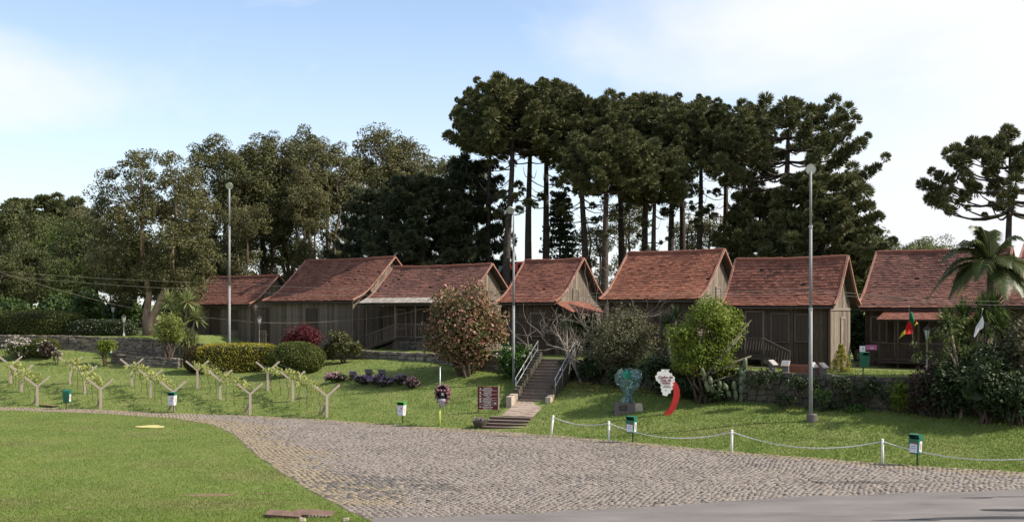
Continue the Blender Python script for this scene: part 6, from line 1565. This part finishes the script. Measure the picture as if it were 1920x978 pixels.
# ------------------------------------------------------------------ flags, posters, pickets, cables, small things on the grass
def flag(label, D, pole, pieces, wave=0.12):
    base = PT(*pole[0], D); o = empty('flag', base, 0, label, 'flag')
    MB().tube([Vector((0, 0, 0)), PT(*pole[1], D) - base], 0.018, 6).build('flagpole', M['wood_grey'], o)
    MB().lathe([(0.03, 0), (0.035, 0.03), (0.005, 0.06)], 8).build('finial', M['steel'], o)
    for nm, mat, poly in pieces:
        P = [PT(px, py, D) - base for px, py in poly]; m = MB()
        def yy(p): return -0.06 + wave * math.sin(p.x * 9 + p.z * 5)
        c = sum(P, Vector()) / len(P); vs = []
        for q in (0.0, 0.012):
            for p in P: vs.append(Vector((p.x, yy(p) + q, p.z)))
            vs.append(Vector((c.x, yy(c) + q + (-0.07 if q == 0 else -0.07), c.z)))
        n = len(P); fs = [(i, (i + 1) % n, n) for i in range(n)] + [((i + 1) % n + n + 1, i + n + 1, 2 * n + 1) for i in range(n)] + [(i, i + n + 1, (i + 1) % n + n + 1, (i + 1) % n) for i in range(n)]
        m.add(vs, fs); m.build(nm, mat, o)
flag('drooping red, green and yellow flag on a slanting pole at the lattice porch', 49.6, ((1704, 575), (1712, 640)), [
    ('green_stripe', M['flag_green'], [(1706,583),(1711,586),(1713,600),(1713,612),(1709,608),(1704,602),(1703,596)]),
    ('red_stripe', M['flag_red'], [(1703,600),(1709,608),(1713,624),(1704,626),(1695,625),(1697,614)]),
    ('red_stripe', M['flag_red'], [(1713,596),(1718,603),(1714,606)]),
    ('yellow_stripe', M['flag_yellow'], [(1695,617),(1695,626),(1686,635),(1690,623)]),
    ('yellow_stripe', M['flag_yellow'], [(1713,607),(1718,603),(1719,606),(1713,612)])])
flag('white flag hanging on a slanting pole beside the spiky yuccas', 43.4, ((1842, 580), (1832, 640)), [
    ('cloth', M['flag_white'], [(1840,592),(1843,604),(1843,614),(1834,620),(1826,632),(1824,630),(1829,612),(1835,604)])], 0.06)
flag('blue and yellow flag almost hidden by leaves at the lattice porch', 49.3, ((1778, 588), (1782, 640)), [
    ('blue_stripe', M['flag_blue'], [(1777,594),(1785,596),(1786,612),(1777,612)]), ('yellow_stripe', M['flag_yellow'], [(1777,614),(1786,614),(1786,622),(1778,622)])], 0.05)
D = 50.5
o = empty('poster', PT(1634, 651, D), R(-8), 'pink poster fixed to the porch railing beside the dark house corner', 'poster'); MB().box((0, 0, 0), (20 / FP * D, 0.03, 9 / FP * D)).build('board', M['poster_pink'], o); MB().box((0.02, -0.019, -0.02), (0.18, 0.004, 0.03)).build('print', M['sticker'], o)
o = empty('poster', PT(1617, 655, D), R(-8), 'upright white notice beside the pink poster', 'poster'); MB().box((0, 0, 0), (10 / FP * D, 0.03, 14 / FP * D)).build('board', M['sticker'], o); MB().box((0.03, -0.019, 0.05), (0.03, 0.004, 0.16)).build('print', M['print_blue'], o)
p = on(491, 74.5); o = empty('picket_gate', p, R(-20), 'bit of pale picket gate in the gap between the two grey houses', 'gate')
for i in range(4): MB().box((i * 0.17 - 0.2, 0, 0.5), (0.07, 0.03, 1.2)).build('picket', M['wood_grey'], o)
MB().box((0.05, 0.03, 0.8), (0.75, 0.03, 0.06)).build('rail', M['wood_grey'], o)
def cable(label, pts, sag, r=0.009):
    P = [PT(*p) for p in pts]; m = MB(); path = []
    for a, b in zip(P[:-1], P[1:]):
        for i in range(15): t = i / 15; path.append(a.lerp(b, t) - Vector((0, 0, 4 * sag * t * (1 - t))))
    path.append(P[-1]); m.tube([q - P[0] for q in path], r, 4, cap=False); tag(m.build('cable', M['bark_grey'], loc=P[0]), label, 'cable', 'overhead cables')
cable('upper overhead cable from the frame edge past the lamp poles', [(-60, 503, 74), (430, 531, 69), (963, 546, 57), (1517, 541, 44.8), (1990, 566, 40)], 0.15)
cable('second overhead cable hanging just below the upper one', [(-60, 509, 74), (430, 545, 69), (963, 551, 57), (1517, 546, 44.8), (1990, 572, 40)], 0.18)
cable('low overhead cable slanting down across the dim hedges to the porch', [(-60, 490, 72), (215, 571, 76), (486, 604, 70.4), (672, 598, 72.5), (800, 577, 66)], 0.12)
def slabs():
    rng = random.Random(81)
    for (px, py, w, d, a, lab) in ((533, 969, 0.95, 0.42, -8, 'broken reddish clay slab lying tilted in the grass'), (588, 967, 1.0, 0.5, -4, 'second clay slab with a row of pale hollow cells on its edge')):
        p = hit(px, py); o = empty('clay_slab', Vector((p.x, p.y, 0.07)), R(a), lab, 'slab')
        b = MB().box((0, 0, 0), (w, d, 0.085), Matrix.Rotation(R(5), 3, 'X') @ Matrix.Rotation(R(3), 3, 'Y'), jit=0.015, rng=rng).build('slab_body', M['clay'], o)
        if d > 0.45:
            for i in range(6): MB().box((-0.05 + 0.09 * i, -0.255, -0.02 + 0.0 * i), (0.05, 0.02, 0.055)).build('cell', M['palestone'], b)
    for px, py in ((568, 977), (648, 977)):
        p = hit(px, py); tag(MB().box((0, 0, 0), (0.14, 0.1, 0.09), jit=0.02, rng=rng).build('stone', M['palestone'], loc=(p.x, p.y, 0.05)), 'small pale stone in the grass near the ' + ('first clay slab' if px < 600 else 'corner of the tarmac'), 'stone')
    p = hit(92, 762); o = empty('drain_grate', Vector((p.x, p.y, p.z + 0.05)), R(-28), 'rusty drain grate in the verge below the first vine row', 'grate')
    MB().box((0, 0, 0), (1.1, 0.42, 0.06)).build('grate_frame', M['iron'], o)
    for i in range(9): MB().box((-0.48 + 0.12 * i, 0, 0.04), (0.05, 0.36, 0.03)).build('grate_bar', M['soil'], o)
slabs()
